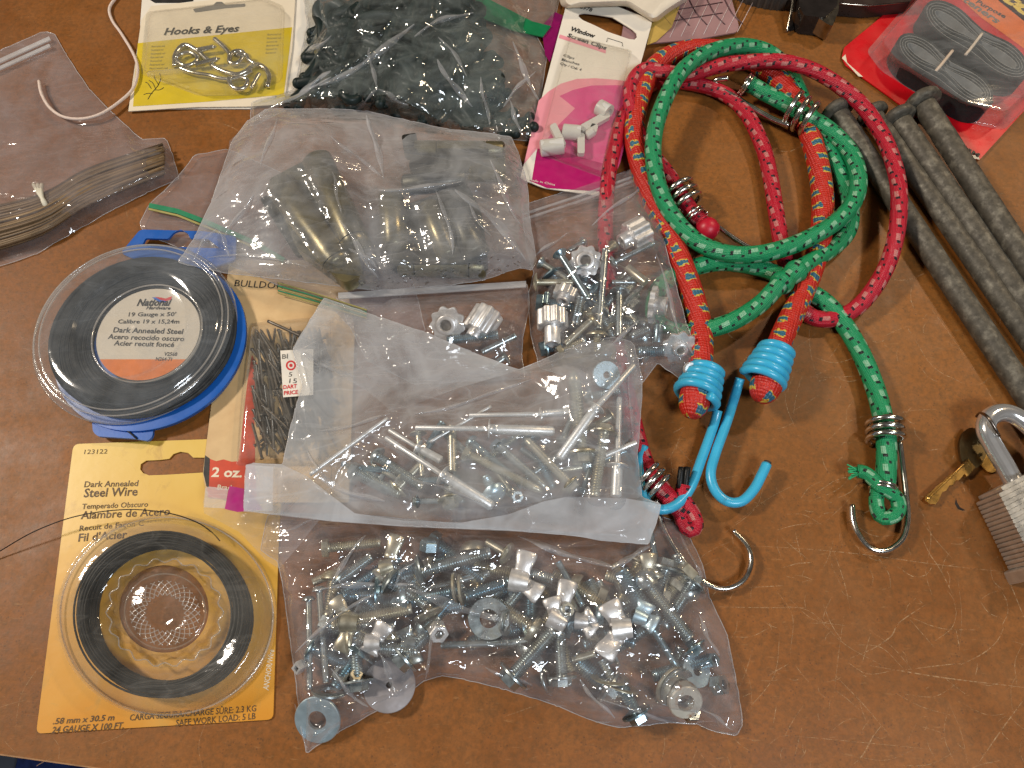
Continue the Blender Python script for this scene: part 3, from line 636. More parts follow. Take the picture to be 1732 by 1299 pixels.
def disc_pack():
    root = thing("wire_dispenser", P(245, 575), "round blue and clear wire dispenser with cream label and dark grey wire ring", "wire dispenser")
    C = P(243, 571, 0); C = Vector((C.x, C.y, 0))
    r = R(243, 567, 10, 339) / 2 * .985
    # blue base: tray, hang tab above, tongue below
    def off(h): return C + Vector((0, 0, h * .001))
    tray = G(); tc_ = P(258, 581, 5); ta = Vector((tc_.x, tc_.y, .002)); lathe_geo(tray, ta, ta + Vector((0, 0, .01)), [(0, r * .90), (.0015, r * .945), (.003, r * .96), (.0055, r * .96), (.0057, r * .93)], 72, Vector((0, 1, 0)))
    tray.build("tray", M_['bluep'], root, True, ang=40)
    hole = rounded([(240, 416), (246, 403), (284, 404), (294, 393), (306, 388), (318, 395), (322, 404), (352, 404), (372, 420)], 3)
    slab("hang_tab", [rounded([(204, 428), (237, 388), (345, 391), (400, 400), (398, 440), (300, 470)], 7), hole], 5, 6.6, M_['bluep'], root)
    slab("tongue", [rounded([(155, 708), (260, 712), (258, 738), (250, 746), (228, 742), (165, 738), (157, 730)], 5)], 4, 6, M_['bluep'], root)
    tube("wire_end", pxpath([(188, 716, 7), (205, 722, 7), (220, 732, 7), (228, 739, 7), (232, 742, 6)]), .0005, M_['black'], root, 6)
    # label
    lc = P(249, 562, 14.0); lr = R(249, 562, 14, 173) / 2
    def disk(name, c, rad, z0, z1, m, seg=72, clip=None):
        g = G(); A = Vector((c.x, c.y, z0 * .001)); B = Vector((c.x, c.y, z1 * .001)); lathe_geo(g, A, B, [(0, rad), ((z1 - z0) * .001, rad)], seg, Vector((0, 1, 0))); return g.build(name, m, root, True, ang=40)
    lab = disk("label", lc, lr, 8, 12.6, mat("label_paper", (.62, .55, .46), .5, var=.04))
    z = 12.75
    # everything printed sits on the label plane
    q = [(lc.x + lr * math.cos(a), lc.y + lr * math.sin(a)) for a in [math.radians(d) for d in range(214, 327, 4)]]
    G().add([Vector((x, y, .0127)) for x, y in q], [tuple(range(len(q)))]).build("orange_band", mat("orange_print", (.70, .17, .01), .5), lab, False)
    B = lambda s, x0, y0, x1, y1, cap, b=.02, sh=0, m=None: text(s, (x0, y0), (x1, y1), z, cap, m or M_['ink'], lab, b, sh)
    B("National", 231, 517, 289, 517, 12, .035, .25); B("Hardware", 247, 523, 288, 523.5, 5.5, .03, .2)
    flat("swoosh", [(257, 503), (266, 503), (273, 508), (281, 506), (281, 511), (272, 512), (264, 508)], z, mat("blue_print", (.02, .12, .5), .5), lab)
    flat("swoosh", [(262, 502), (272, 503), (280, 505), (291, 501), (289, 507), (280, 509), (271, 507)], z + .05, M_['red'], lab)
    B("19 Gauge x 50'", 217, 535, 297, 534.5, 7); B("Calibre 19 x 15,24m", 199, 547, 303, 547, 7)
    B("Dark Annealed Steel", 191, 562, 309, 565, 9, .022); B("Acero recocido oscuro", 182, 573, 311, 577, 8.5, .02); B("Acier recuit foncé", 192, 584, 294, 587, 8.5, .02)
    B("V2568", 277, 601.5, 299, 602, 6.2); B("N264-71", 263, 610, 290, 610.5, 6.2)
    # wire ring in many turns
    g = G(); rs = random.Random(9)
    cc = P(248, 566, 12)
    for i in range(120):
        k = rs.uniform(.555, .875); zz = .009 + .0028 * math.sqrt(max(0, 1 - ((k - .72) / .16) ** 2)) + rs.uniform(-.0003, .0002); ph = rs.uniform(0, 6)
        pts = [Vector((cc.x + r * k * math.cos(a) + .0004 * math.sin(2 * a + ph), cc.y + r * k * math.sin(a) + .0004 * math.cos(3 * a + ph), zz)) for a in [2 * math.pi * j / 72 for j in range(73)]]
        tube_geo(g, pts, .0006, 6, False)
    lathe_geo(g, off(7), off(11), [(0, r * .535), (0, r * .875), (.0022, r * .875), (.0022, r * .535)], 48, Vector((0, 1, 0)), capA=False, capB=False)
    g.build("wire_ring", M_['greywire'], root)
    # clear lid with stepped rings
    lid = G(); D0 = .0
    zs = [(1.015, 8), (1.02, 9.5), (1.0, 11), (.985, 12.5), (.965, 13.6), (.945, 13.9), (.93, 13.3), (.915, 13.4), (.89, 15.2), (.85, 16.6), (.78, 17.4), (.70, 17.4), (.63, 16.8), (.58, 15.4), (.555, 13.8), (.535, 13.3), (.30, 13.2), (.02, 13.2)]
    seg = 96; c2 = Vector((C.x - .0005, C.y + .0005, 0))
    for k, zz in zs:
        for j in range(seg):
            a = 2 * math.pi * j / seg; lid.V.append(c2 + Vector((r * k * math.cos(a), r * k * math.sin(a), zz * .001)))
    for i in range(len(zs) - 1):
        for j in range(seg): lid.F.append((i * seg + j, i * seg + (j + 1) % seg, (i + 1) * seg + (j + 1) % seg, (i + 1) * seg + j))
    ld = lid.build("lid", M_['lid'], root, True, ang=60)
    for k, zz in ((1.015, 8.6), (.962, 13.7), (.905, 14.2), (.545, 14)):
        cc_ = Vector((lc.x, lc.y, 0)) if k < .6 else c2
        c_ = [cc_ + Vector((r * k * math.cos(a), r * k * math.sin(a), zz * .001)) for a in [2 * math.pi * j / 96 for j in range(97)]]
        tube("moulded_ring", c_, .00045, M_['rimf'], ld, 6, smooth_path=False)
disc_pack()

def brad_card():
    root = thing("brad_card", P(440, 650), "old cream and red card of brads behind clear window, price sticker on it", "brad package")
    m = mat("aged_card", (.66, .45, .22), .5, var=.12, vscale=40, dirt=(.50, .30, .13), dscale=25, dth=(.45, .75))
    card = slab("card", [rounded([(388, 440), (580, 440), (600, 560), (590, 850), (350, 842), (343, 800)], 5)], 1, 1.6, m, root)
    z = 1.72
    rm = mat("red_print", (.58, .05, .012), .45, var=.15, dirt=(.7, .3, .15), dscale=50, dth=(.6, .8))
    flat("red_panel", [(426, 600), (436, 618), (434, 660), (431, 780), (436, 850), (352, 841), (347, 790), (352, 775), (366, 780), (378, 777), (392, 781), (403, 780), (410, 720), (418, 650)], z, rm, card)
    flat("black_edge", [(347, 770), (355, 776), (353, 826), (349, 822), (344, 800)], z + .1, M_['ink'], card)
    flat("cream_panel", [(436, 640), (560, 640), (560, 850), (434, 850), (430, 700)], z + .1, m, card)
    text("2 oz.", (357, 806), (409, 807), z + .15, 15, M_['cream'], card, .03); text("Brads", (367, 828), (396, 829), z + .15, 8, M_['cream'], card, .02)
    text("BULLDOG", (396, 484), (478, 489), z + .1, 12, M_['ink'], card, .0)
    bx = rounded([(424, 552), (560, 540), (560, 782), (403, 782), (410, 680)], 6, 4)
    loft("blister", [(inset(bx, 1.05), 1.9), (bx, 2.2), (inset(bx, .985, 1, -1), 5), (inset(bx, .97, 1, -3), 9.6), (inset(bx, .9, 1, -3), 10.4)], M_['blister'], root, True, True, 50)
    # price sticker on the blister
    st = slab("price_sticker", [[(474, 593), (530, 590), (530, 668), (479, 672)]], 10.7, 10.9, M_['white'], root)
    zz = 11.0
    text("BI", (477, 607), (487, 606), zz, 8, M_['inkg'], st, .02); text("5", (488, 637), (494, 637), zz, 8, M_['ink'], st); text("15", (489, 648), (502, 648), zz, 8, M_['ink'], st)
    text("DART", (479, 658 + 0), (502, 656), zz + .05, 6.5, M_['red'], st, .03); text("PRICE", (480, 668), (504, 666), zz + .05, 6.5, M_['red'], st, .03)
    flat("target_ring", ell(492, 618, 8.5, 8.5, 24), zz, M_['red'], st, ell(492, 618, 5.6, 5.6, 24))
    flat("target_ring", ell(492, 618, 3.0, 3.0, 12), zz, M_['red'], st)
    # the brads, each a nail of its own
    rs = random.Random(11)
    base = None
    for i in range(190):
        x = rs.uniform(431, 556); y = rs.uniform(575, 748)
        a = math.radians(rs.gauss(73, 11) if rs.random() < .8 else rs.uniform(20, 160)); L = rs.uniform(58, 66)
        h = rs.uniform(2.6, 9.0) if i > 40 else rs.uniform(2.4, 5)
        dx, dy = L / 2 * math.cos(a), L / 2 * math.sin(a)
        if not (426 < x - abs(dx) and 540 < y - abs(dy) and y + abs(dy) < 779): y = min(max(y, 575), 746); x = max(x, 430 + abs(dx))
        s = rs.choice((-1, 1)); A = P(x - s * dx, y - s * dy, h); B = P(x + s * dx, y + s * dy, max(2.4, min(9.3, h + rs.uniform(-1, 1))))
        d = (B - A)
        if base is None:
            ln = .0225; g = G(); lathe_geo(g, Vector((0, 0, 0)), Vector((1, 0, 0)), [(0, .0007), (.0001, .0011), (.0006, .0011), (.0009, .00075), (ln - .0015, .00072), (ln, .0001)], 8)
            base = mesh("brad", g.V, g.F, M_['brad']); base.data.transform(Matrix.Translation(base.location)); o = base
        else:
            o = base.copy(); COL.objects.link(o)
        o.location = A; o.rotation_mode = 'QUATERNION'; o.rotation_quaternion = d.to_track_quat('X', 'Z')
        tag(o, "dark steel brad lying among the others in the red and cream card's window", "brad", "brads in the card window")
    tag(tube("brad", pxpath([(453, 543, 11), (482, 556, 11.3), (512, 570, 11)], 0), .0009, M_['brad'], None, 8), "single stray brad lying on top of the brad card's window", "brad")
brad_card()

def hook_card():
    back = thing("backing_card", P(255, 30), "white card with black print showing behind the yellow hooks card", "card")
    slab("card", [[(243, -40), (560, -40), (520, 150), (422, 184), (244, 184), (237, 40)]], .3, .9, M_['white'], back)
    flat("black_bar", [(253, -20), (330, -24), (327, 2), (303, 5), (262, 5), (254, 0)], 1.0, M_['ink'], back)
    root = thing("hook_card", P(350, 90), "yellow and cream Hooks & Eyes card with a clear window of metal hooks", "hook package")
    warp = lambda x, y: 1.0 + .6 * math.sin(x / 60)
    card = slab("card", [[(239, 34), (256, 10), (500, -14), (494, 80), (480, 176), (422, 180), (330, 181), (217, 188)]], 1.2, 1.8, M_['cream'], root, warp=lambda x, y: .3)
    ym = mat("yellow_print", (.64, .47, .02), .42, var=.08, vscale=50, dirt=(.6, .5, .12), dscale=30, dth=(.5, .8))
    flat("yellow_panel", [(233, 73), (494, 46), (490, 80), (480, 160), (350, 172), (225, 180)], 2.25, ym, card)
    text("Hooks & Eyes", (277, 59), (404, 53), 2.4, 14.5, M_['ink'], card, .025, .2)
    rs = random.Random(4)
    for (x0, y0, n, wd) in ((256, 80, 7, 32), (452, 60, 6, 26)):
        for i in range(n):
            y = y0 + i * 6.2; x = x0 - i * .6; w = wd * rs.uniform(.6, 1)
            text("".join(rs.choice("oenarst  il") for _ in range(9)) if False else "illustrated nail", (x, y), (x + w, y - 1), 2.4, 4, mat("olive_ink", (.22, .19, .05), .6) if i == 0 and x0 < 300 else M_.setdefault('olive', mat("olive_ink", (.25, .21, .06), .6)), card, .0)
    # small line drawing of a twig
    g = G()
    for pts in ([(250, 168), (256, 158), (263, 150), (268, 143), (272, 132), (270, 124)], [(263, 150), (258, 140), (252, 136)], [(268, 143), (262, 133), (261, 127)], [(262, 152), (270, 152), (277, 148)], [(243, 160), (250, 158), (258, 158)], [(256, 150), (250, 141), (246, 139)]):
        tube_geo(g, catmull(pxpath(pts, 2.35), .0006), .00022, 5)
    g.build("twig_drawing", M_['ink'], card)
    slab("hang_slot", [rounded([(326, 15), (360, 9), (366, 3), (376, 3), (380, 8), (415, 6), (415, 11), (380, 14), (330, 21)], 2)], 2.25, 2.3, M_['inkg'], card)
    bx = rounded([(252, 22), (446, 0), (478, 14), (474, 135), (420, 158), (340, 160), (243, 124)], 9, 5)
    loft("blister", [(inset(bx, 1.04), 2.4), (bx, 2.7), (inset(bx, .985, -1, -2), 6), (inset(bx, .96, -2, -4), 9), (inset(bx, .90, -2, -4), 9.6)], M_['blister'], root, True, True, 50)
    sp = rounded([(248, 122), (440, 106), (450, 112), (250, 130)], 3)
    loft("blister_step", [(sp, 8), (inset(sp, .98, 0, -2), 9.9)], M_['blister'], root, True, True, 50)
    X = lambda x, y: (x / 3.248, y / 3.248)
    H = [([(960, 365), (965, 300), (1010, 250), (1070, 270), (1130, 320), (1190, 375), (1290, 410), (1350, 395), (1400, 360), (1455, 375), (1480, 420), (1470, 480)], 5.5, "long hook bent back over the others"),
         ([(1180, 215), (1215, 245), (1240, 270), (1262, 300), (1262, 340), (1300, 350), (1340, 310), (1330, 285), (1290, 285), (1262, 310)], 5.2, "threaded eye pointing to the top of the window"),
         ([(990, 375), (1060, 400), (1150, 415), (1200, 430), (1260, 435), (1330, 420), (1385, 390)], 4.6, "straight shank lowest in the window"),
         ([(970, 330), (1010, 360), (1060, 350), (1085, 320), (1050, 290), (1000, 295), (970, 320)], 4.2, "small eye at the left of the window"),
         ([(1255, 430), (1270, 470), (1310, 490), (1350, 475), (1360, 440), (1320, 425), (1270, 435)], 4.6, "round eye at the lower right of the window"),
         ([(1380, 485), (1405, 440), (1425, 405)], 4, "short bright shank beside the round eye"),
         ([(1300, 300), (1350, 300), (1370, 330), (1400, 350)], 4.2, "curved shank upper right of the window")]
    for i, (pts, rp, lb) in enumerate(H):
        tag(tube("hook", pxpath([(*X(*p), 4 + i * .5) for p in pts]), R(350, 100, 5, rp * .82), M_['steelw'], None, 12, step=.0008), "bright metal hook, " + lb + " on the yellow card", "hook", "hooks in the yellow card")
    for a, b in (((1085, 275), (1190, 255)), ((1075, 355), (1210, 320))):
        A, B = P(*X(*a), 6), P(*X(*b), 7); r = R(350, 90, 6, 4.6); L = (B - A).length
        pr = []; d = 0
        while d < L * .9: pr += [(d, r), (d + .0005, r * .72)]; d += .0011
        tag(lathe_geo(G(), A, B, pr + [(L, r * .15)], 12).build("screw_eye", M_['steelw'], None), "threaded screw-eye shank, " + ("upper" if b[1] < 300 else "lower") + " of two in the hooks window", "screw eye", "screw eyes in the yellow card")
hook_card()

def pink_card():
    root = thing("clip_card", P(990, 160), "white and pink Window Screen Clips card leaning under the red cord", "clip package")
    X = lambda x, y: (860 + x / 3.82, y / 3.82)
    W = lambda x, y: 0
    card = slab("card", [rounded([(962, -8), (1000, -6), (1104, 34), (1088, 92), (1020, 332), (920, 318), (880, 302)], 8), [X(*p) for p in [(452, 105), (458, 90), (490, 84), (560, 92), (670, 110), (720, 140), (800, 190), (826, 215), (830, 240), (815, 256), (780, 252), (640, 205), (560, 165), (480, 130)]]], 5, 5.7, M_['white'], root)
    z = 5.8; pk = mat("light_pink_print", (.80, .30, .36), .45, var=.04); hp = mat("hot_pink_print", (.66, .07, .24), .45, var=.06); mg = mat("magenta_print", (.42, .005, .12), .42, var=.08)
    flat("pink_swash", [X(*p) for p in [(195, 650), (260, 590), (340, 540), (440, 510), (560, 505), (690, 515), (850, 535), (700, 1100), (600, 1200), (100, 1060)]], z, pk, card)
    flat("pink_swash", [X(*p) for p in [(330, 620), (420, 580), (540, 552), (700, 550), (845, 560), (720, 1060), (660, 1180), (120, 1080), (280, 860), (330, 800), (430, 700)]], z + .06, hp, card)
    flat("magenta_swash", [X(*p) for p in [(190, 960), (330, 970), (480, 1020), (660, 1070), (640, 1240), (250, 1215), (132, 1165)]], z + .12, mg, card)
    flat("white_edge", [X(*p) for p in [(100, 1060), (185, 960), (150, 1168), (76, 1150)]], z + .15, M_['white'], card)
    flat("pink_bar", [X(*p) for p in [(332, 222), (630, 322), (628, 345), (326, 245)]], z + .05, pk, card)
    T = lambda s, a, b, cap, bd=.02: text(s, X(*a), X(*b), z + .15, cap, M_['ink'], card, bd)
    T("18978", (446, 48), (536, 76), 7.5); T("Window", (396, 195), (552, 245), 9, .035); T("Screen Clips", (378, 236), (628, 322), 8, .035)
    T("Clips", (352, 362), (424, 384), 5, .01); T("Blanches", (342, 390), (456, 422), 5, .01); T("Qty / Cté: 4", (332, 415), (468, 458), 5, .01)
    g = G(); tube_geo(g, [P(*X(*p), z + .2) for p in [(635, 270), (640, 245), (735, 275), (738, 300), (735, 275), (640, 245)]], .0002, 4); g.build("clip_drawing", M_['ink'], card)
    text("Made in China", X(130, 1165), X(300, 1200), z + .25, 4, M_['white'], card)
    bx = rounded([X(*p) for p in [(405, 238), (790, 335), (700, 760), (600, 1135), (200, 985), (300, 600)]], 5, 4)
    loft("blister", [(inset(bx, 1.03), 6), (bx, 6.3), (inset(bx, .99, 0, -3), 11), (inset(bx, .97, 0, -4), 14), (inset(bx, .9, 0, -4), 14.6)], M_['blister'], root, True, True, 50)
    wm = mat("white_nylon", (.62, .60, .56), .4, var=.05)
    for (a, b, c, r, lb) in (((205, 960), (355, 940), (285, 800), 14, "lower left"), ((350, 850), (470, 860), (470, 990), 13, "middle"), ((580, 690), (650, 730), (470, 830), 14, "uppermost"), ((500, 880), (545, 850), (560, 800), 8, "half hidden")):
        k = thing("screen_clip", P(*X(*a), 7), f"small grey nylon L-shaped clip in the pink card, {lb} one of four", "screen clip", "clips in the pink card")
        A, B = P(*X(*a), 9), P(*X(*b), 10); rr = R(930, 240, 9, r)
        lathe_geo(G(), A, B, [(0, rr * .75), (.0006, rr), ((A - B).length, rr), ((A - B).length, rr * .5), ((A - B).length * .7, rr * .45)], 18).build("barrel", wm, k, True, ang=40)
        ax, ay = X(*b); bx2, by2 = X(*c); d = Vector((bx2 - ax, by2 - ay)); nrm = Vector((-d.y, d.x)).normalized() * 6
        slab("wing", [rounded([(ax + nrm.x, ay + nrm.y), (bx2 + nrm.x, by2 + nrm.y), (bx2 - nrm.x, by2 - nrm.y), (ax - nrm.x, ay - nrm.y)], 4)], 8, 11.2, wm, k)
    return X
PX3 = pink_card()

def red_pack():
    root = thing("fastener_package", P(1600, 120), "red and orange All Purpose fastener card with two black fastener coils", "fastener package")
    rm = mat("red_card", (.60, .004, .010), .3, var=.15, vscale=60, spec=.6)
    card = slab("card", [rounded([(1424, 96), (1428, 80), (1531, -5), (1570, -60), (1900, -60), (1900, 10), (1732, 188), (1657, 270), (1630, 262), (1560, 205), (1500, 160), (1430, 110)], 3)], 1, 1.8, rm, root)
    flat("worn_edge", [(1424, 98), (1430, 92), (1433, 106), (1460, 130), (1452, 129)], 1.95, M_['cream'], card); flat("worn_edge", [(1630, 261), (1655, 263), (1657, 270), (1640, 267)], 1.95, M_['cream'], card)
    z = 2.0
    flat("orange_band", [(1560, -60), (1640, -60), (1740, 36), (1800, 70), (1800, 140), (1732, 82), (1660, 30)], z, mat("orange_card", (.80, .17, .02), .4), card)
    flat("black_band", [(1640, -60), (1820, -60), (1820, 80), (1740, 42), (1690, 2)], z, M_['ink'], card)
    text("tch", (1689, -6), (1768, 50), z + .15, 27, mat("yellow_letters", (.85, .62, .10), .45), card, .05, .2)
    text("Purpose", (1650, 4), (1699, 31), z + .15, 9, M_['ink'], card, .03, .1); text("Fasteners", (1600, -18), (1686, 40), z + .15, 13, M_['inkg'], card, .03, .1)
    text("3M", (1634, 256), (1655, 266), z + .15, 8, M_['ink'], card, .04)
    bx = rounded([(1478, 88), (1562, -10), (1800, -10), (1790, 120), (1692, 212), (1622, 196), (1500, 118)], 8, 5)
    loft("blister", [(inset(bx, 1.08), 2.2), (inset(bx, 1.04), 2.6), (inset(bx, 1.02, 0, 0), 3), (inset(bx, .98, 6, -12), 10), (inset(bx, .97, 10, -20), 19), (inset(bx, .93, 10, -20), 19.4)], M_['blisterg'], root, True, True, 50)
    vm = mat("black_velcro", (.010, .010, .010), .8, var=.4, vscale=300, bump=.6, bscale=2500, bdist=.0003)
    wm = mat("white_liner", (.30, .30, .30), .5)
    def spiral(cx, cyy, ln, ang, label, h0, h1, hw0=27):
        th = thing("fastener_coil", P(cx, cyy, 3), label, "fastener strip", "black fastener coils")
        ca, sa = math.cos(ang), math.sin(ang)
        def pt(t, off):                              # racetrack of shrinking width
            turn = t; k = 1 - turn * .155; hw = hw0 * k - off; hl = ln * (1 - turn * .045) - off; a = 2 * math.pi * t
            x = hl * math.copysign(abs(math.cos(a)) ** .55, math.cos(a)); y = hw * math.sin(a) * (1 - min(.75, .12 + .3 * t) * math.exp(-(x / (ln * .35)) ** 2))
            return (cx + x * ca - y * sa, cyy + x * sa + y * ca)
        n = 320; T = 4.0
        g = G(); g2 = G()
        for gg, o0, o1, top in ((g, 0, 4.6, h1), (g2, 4.6, 5.2, h1 + .1)):
            for i in range(n + 1):
                t = T * i / n
                a, b = pt(t, o0), pt(t, o1)
                gg.V += [P(*a, top), P(*b, top), Vector((P(*a, top).x, P(*a, top).y, h0 * .001)), Vector((P(*b, top).x, P(*b, top).y, h0 * .001))]
            for i in range(n):
                p, q = 4 * i, 4 * i + 4
                gg.F += [(p, q, q + 1, p + 1), (p, p + 2, q + 2, q), (p + 1, q + 1, q + 3, p + 3)]
        g.build("black_strip", vm, th, False); g2.build("white_liner", wm, th, False)
        text("3M", pt(.02, 40), pt(.01, 22), 3, 9, M_['red'], th, .02)
        return th
    ang = math.radians(34)
    spiral(1600, 117, 98, ang, "black coiled fastener strip nearest the spikes, band round its middle", 2, 17, 31)
    spiral(1652, 66, 106, ang, "black coiled fastener strip farther up the red card, partly beyond the frame", 2, 17, 33)
    tag(tube("rubber_band", pxpath([(1611, 86, 17.6), (1590, 112, 17.6), (1578, 126, 14), (1566, 145, 6), (1560, 152, 4)]), R(1590, 110, 15, 2.6), mat("rubber", (.72, .55, .42), .6), None, 8), "beige rubber band round the nearer black fastener coil", "rubber band", "rubber bands")
    tag(tube("rubber_band", pxpath([(1661, 57, 17.6), (1645, 78, 17.6), (1633, 93, 17.6)]), R(1650, 80, 15, 2.4), mat("rubber", (.75, .62, .50), .6), None, 8), "beige rubber band round the farther black fastener coil", "rubber band", "rubber bands")
red_pack()

def top_edge_things():
    # white pouch, mauve clear card, ribbed cap, dark clip
    m = mat("white_pouch", (.72, .64, .52), .45, var=.06, bump=.3, bscale=60, bdist=.002)
    po = rounded([(930, -60), (1190, -60), (1165, 0), (1130, 22), (1108, 40), (1060, 10), (950, 14)], 10)
    tag(loft("pouch", [(po, 2), (inset(po, .99), 8), (inset(po, .93, 0, -4), 14), (inset(po, .8, 0, -6), 16)], m, None, True, True), "creamy white pouch at the top edge behind the pink clip card", "pouch")
    root = thing("clear_card", P(1170, 30), "mauve clear plastic card with dark ruled lines at the top edge", "plastic card")
    mm = mat("mauve_plastic", (.33, .19, .19), .3, var=.15, vscale=50, spec=.6)
    slab("card", [rounded([(1070, -60), (1222, -60), (1250, 45), (1246, 54), (1180, 66), (1090, 74), (1050, 70)], 6)], 2, 3, mm, root)
    g = G()
    for i in range(9):
        x = 1095 + i * 19; tube_geo(g, pxpath([(x + 34, -10, 3.1), (x, 66 - i * 1.5, 3.1)]), .00028, 4)
    g.build("pale_lines", mat("pale_line", (.62, .50, .48), .4), root)
    g = G()
    for i in range(5):
        x = 1110 + i * 30; tube_geo(g, catmull(pxpath([(x - 8, -8, 3.2), (x + 8, 22, 3.2), (x + 26, 44 - i, 3.2)]), .002), .0005, 5)
    for i in range(3): tube_geo(g, pxpath([(1110, 40 - i * 18, 3.2), (1222, 22 - i * 18, 3.2)]), .0004, 5)
    g.build("dark_lines", mat("dark_mauve", (.08, .035, .04), .4), root)
    ym = mat("tan_card", (.5, .34, .08), .5)
    tag(slab("paper_corner", [[(1104, 34), (1150, 10), (1136, 46), (1110, 70), (1094, 76)]], 3.2, 3.6, ym), "tan paper corner between the pink clip card and the mauve card", "paper")
    c = P(1306, -75, 0); A = Vector((c.x, c.y, 0)); B = A + Vector((0, 0, .02)); r = (P(1306, 20, 12) - P(1306, -75, 12)).length
    bm = mat("black_ribbed_plastic", (.05, .042, .035), .35, var=.2)
    cp = thing("bottle_cap", A, "dark ribbed round cap cut off by the top edge", "cap")
    lathe_geo(G(), A, B, [(0, r), (.012, r), (.0135, r * .97), (.0135, r * .1)], 240, lobes=80, lob=.012).build("ribbed_rim", bm, cp, True, ang=60)
    k = thing("clamp", P(1370, 10), "dark metal clamp with clear jaw and thin prong at the top edge", "clamp")
    dk = mat("dark_gloss", (.025, .02, .018), .15, .3, var=.3); sv = mat("dull_silver", (.35, .31, .25), .2, 1, var=.4)
    slab("block", [rounded([(1350, -50), (1420, -50), (1416, 10), (1395, 30), (1360, 26), (1352, 10)], 4)], 1, 16, dk, k)
    tube("prong", pxpath([(1345, -20, 16), (1338, 20, 9), (1331, 55, 2)]), .0011, sv, k, 8)
    slab("plate", [[(1334, 52), (1342, 50), (1354, 28), (1362, -30), (1350, -30), (1344, 10)]], 1, 2, dk, k)
    slab("jaw", [rounded([(1396, -40), (1424, -40), (1418, 20), (1408, 44), (1398, 40), (1384, 30), (1368, 26), (1372, 20), (1392, 22)], 3)], 3, 15, sv, k)
    b2 = mat("dark_box", (.03, .018, .015), .3)
    bx = thing("dark_case", P(1480, -20), "dark case running off the top edge between clamp and red package", "case")
    slab("shell", [[(1412, -60), (1600, -60), (1540, 2), (1470, 8), (1414, 4)]], 1, 12, b2, bx); tube("rim", pxpath([(1414, 5, 11), (1470, 9, 11), (1535, 3, 11)]), .0008, sv, bx, 8)
top_edge_things()
# ================================================================= bags: draped film over their contents
MMPX = .37                                    # rough mm per pixel for slopes
ANCH = {}
def anchor(bag, pts): ANCH.setdefault(bag, []).extend(pts)
def seg_anchor(bag, a, b, ha, hb, r, up):
    if not bag: return
    n = max(2, int(math.hypot(b[0] - a[0], b[1] - a[1]) / 9))
    anchor(bag, [(a[0] + (b[0] - a[0]) * i / n, a[1] + (b[1] - a[1]) * i / n, ha + (hb - ha) * i / n + up, r) for i in range(n + 1)])

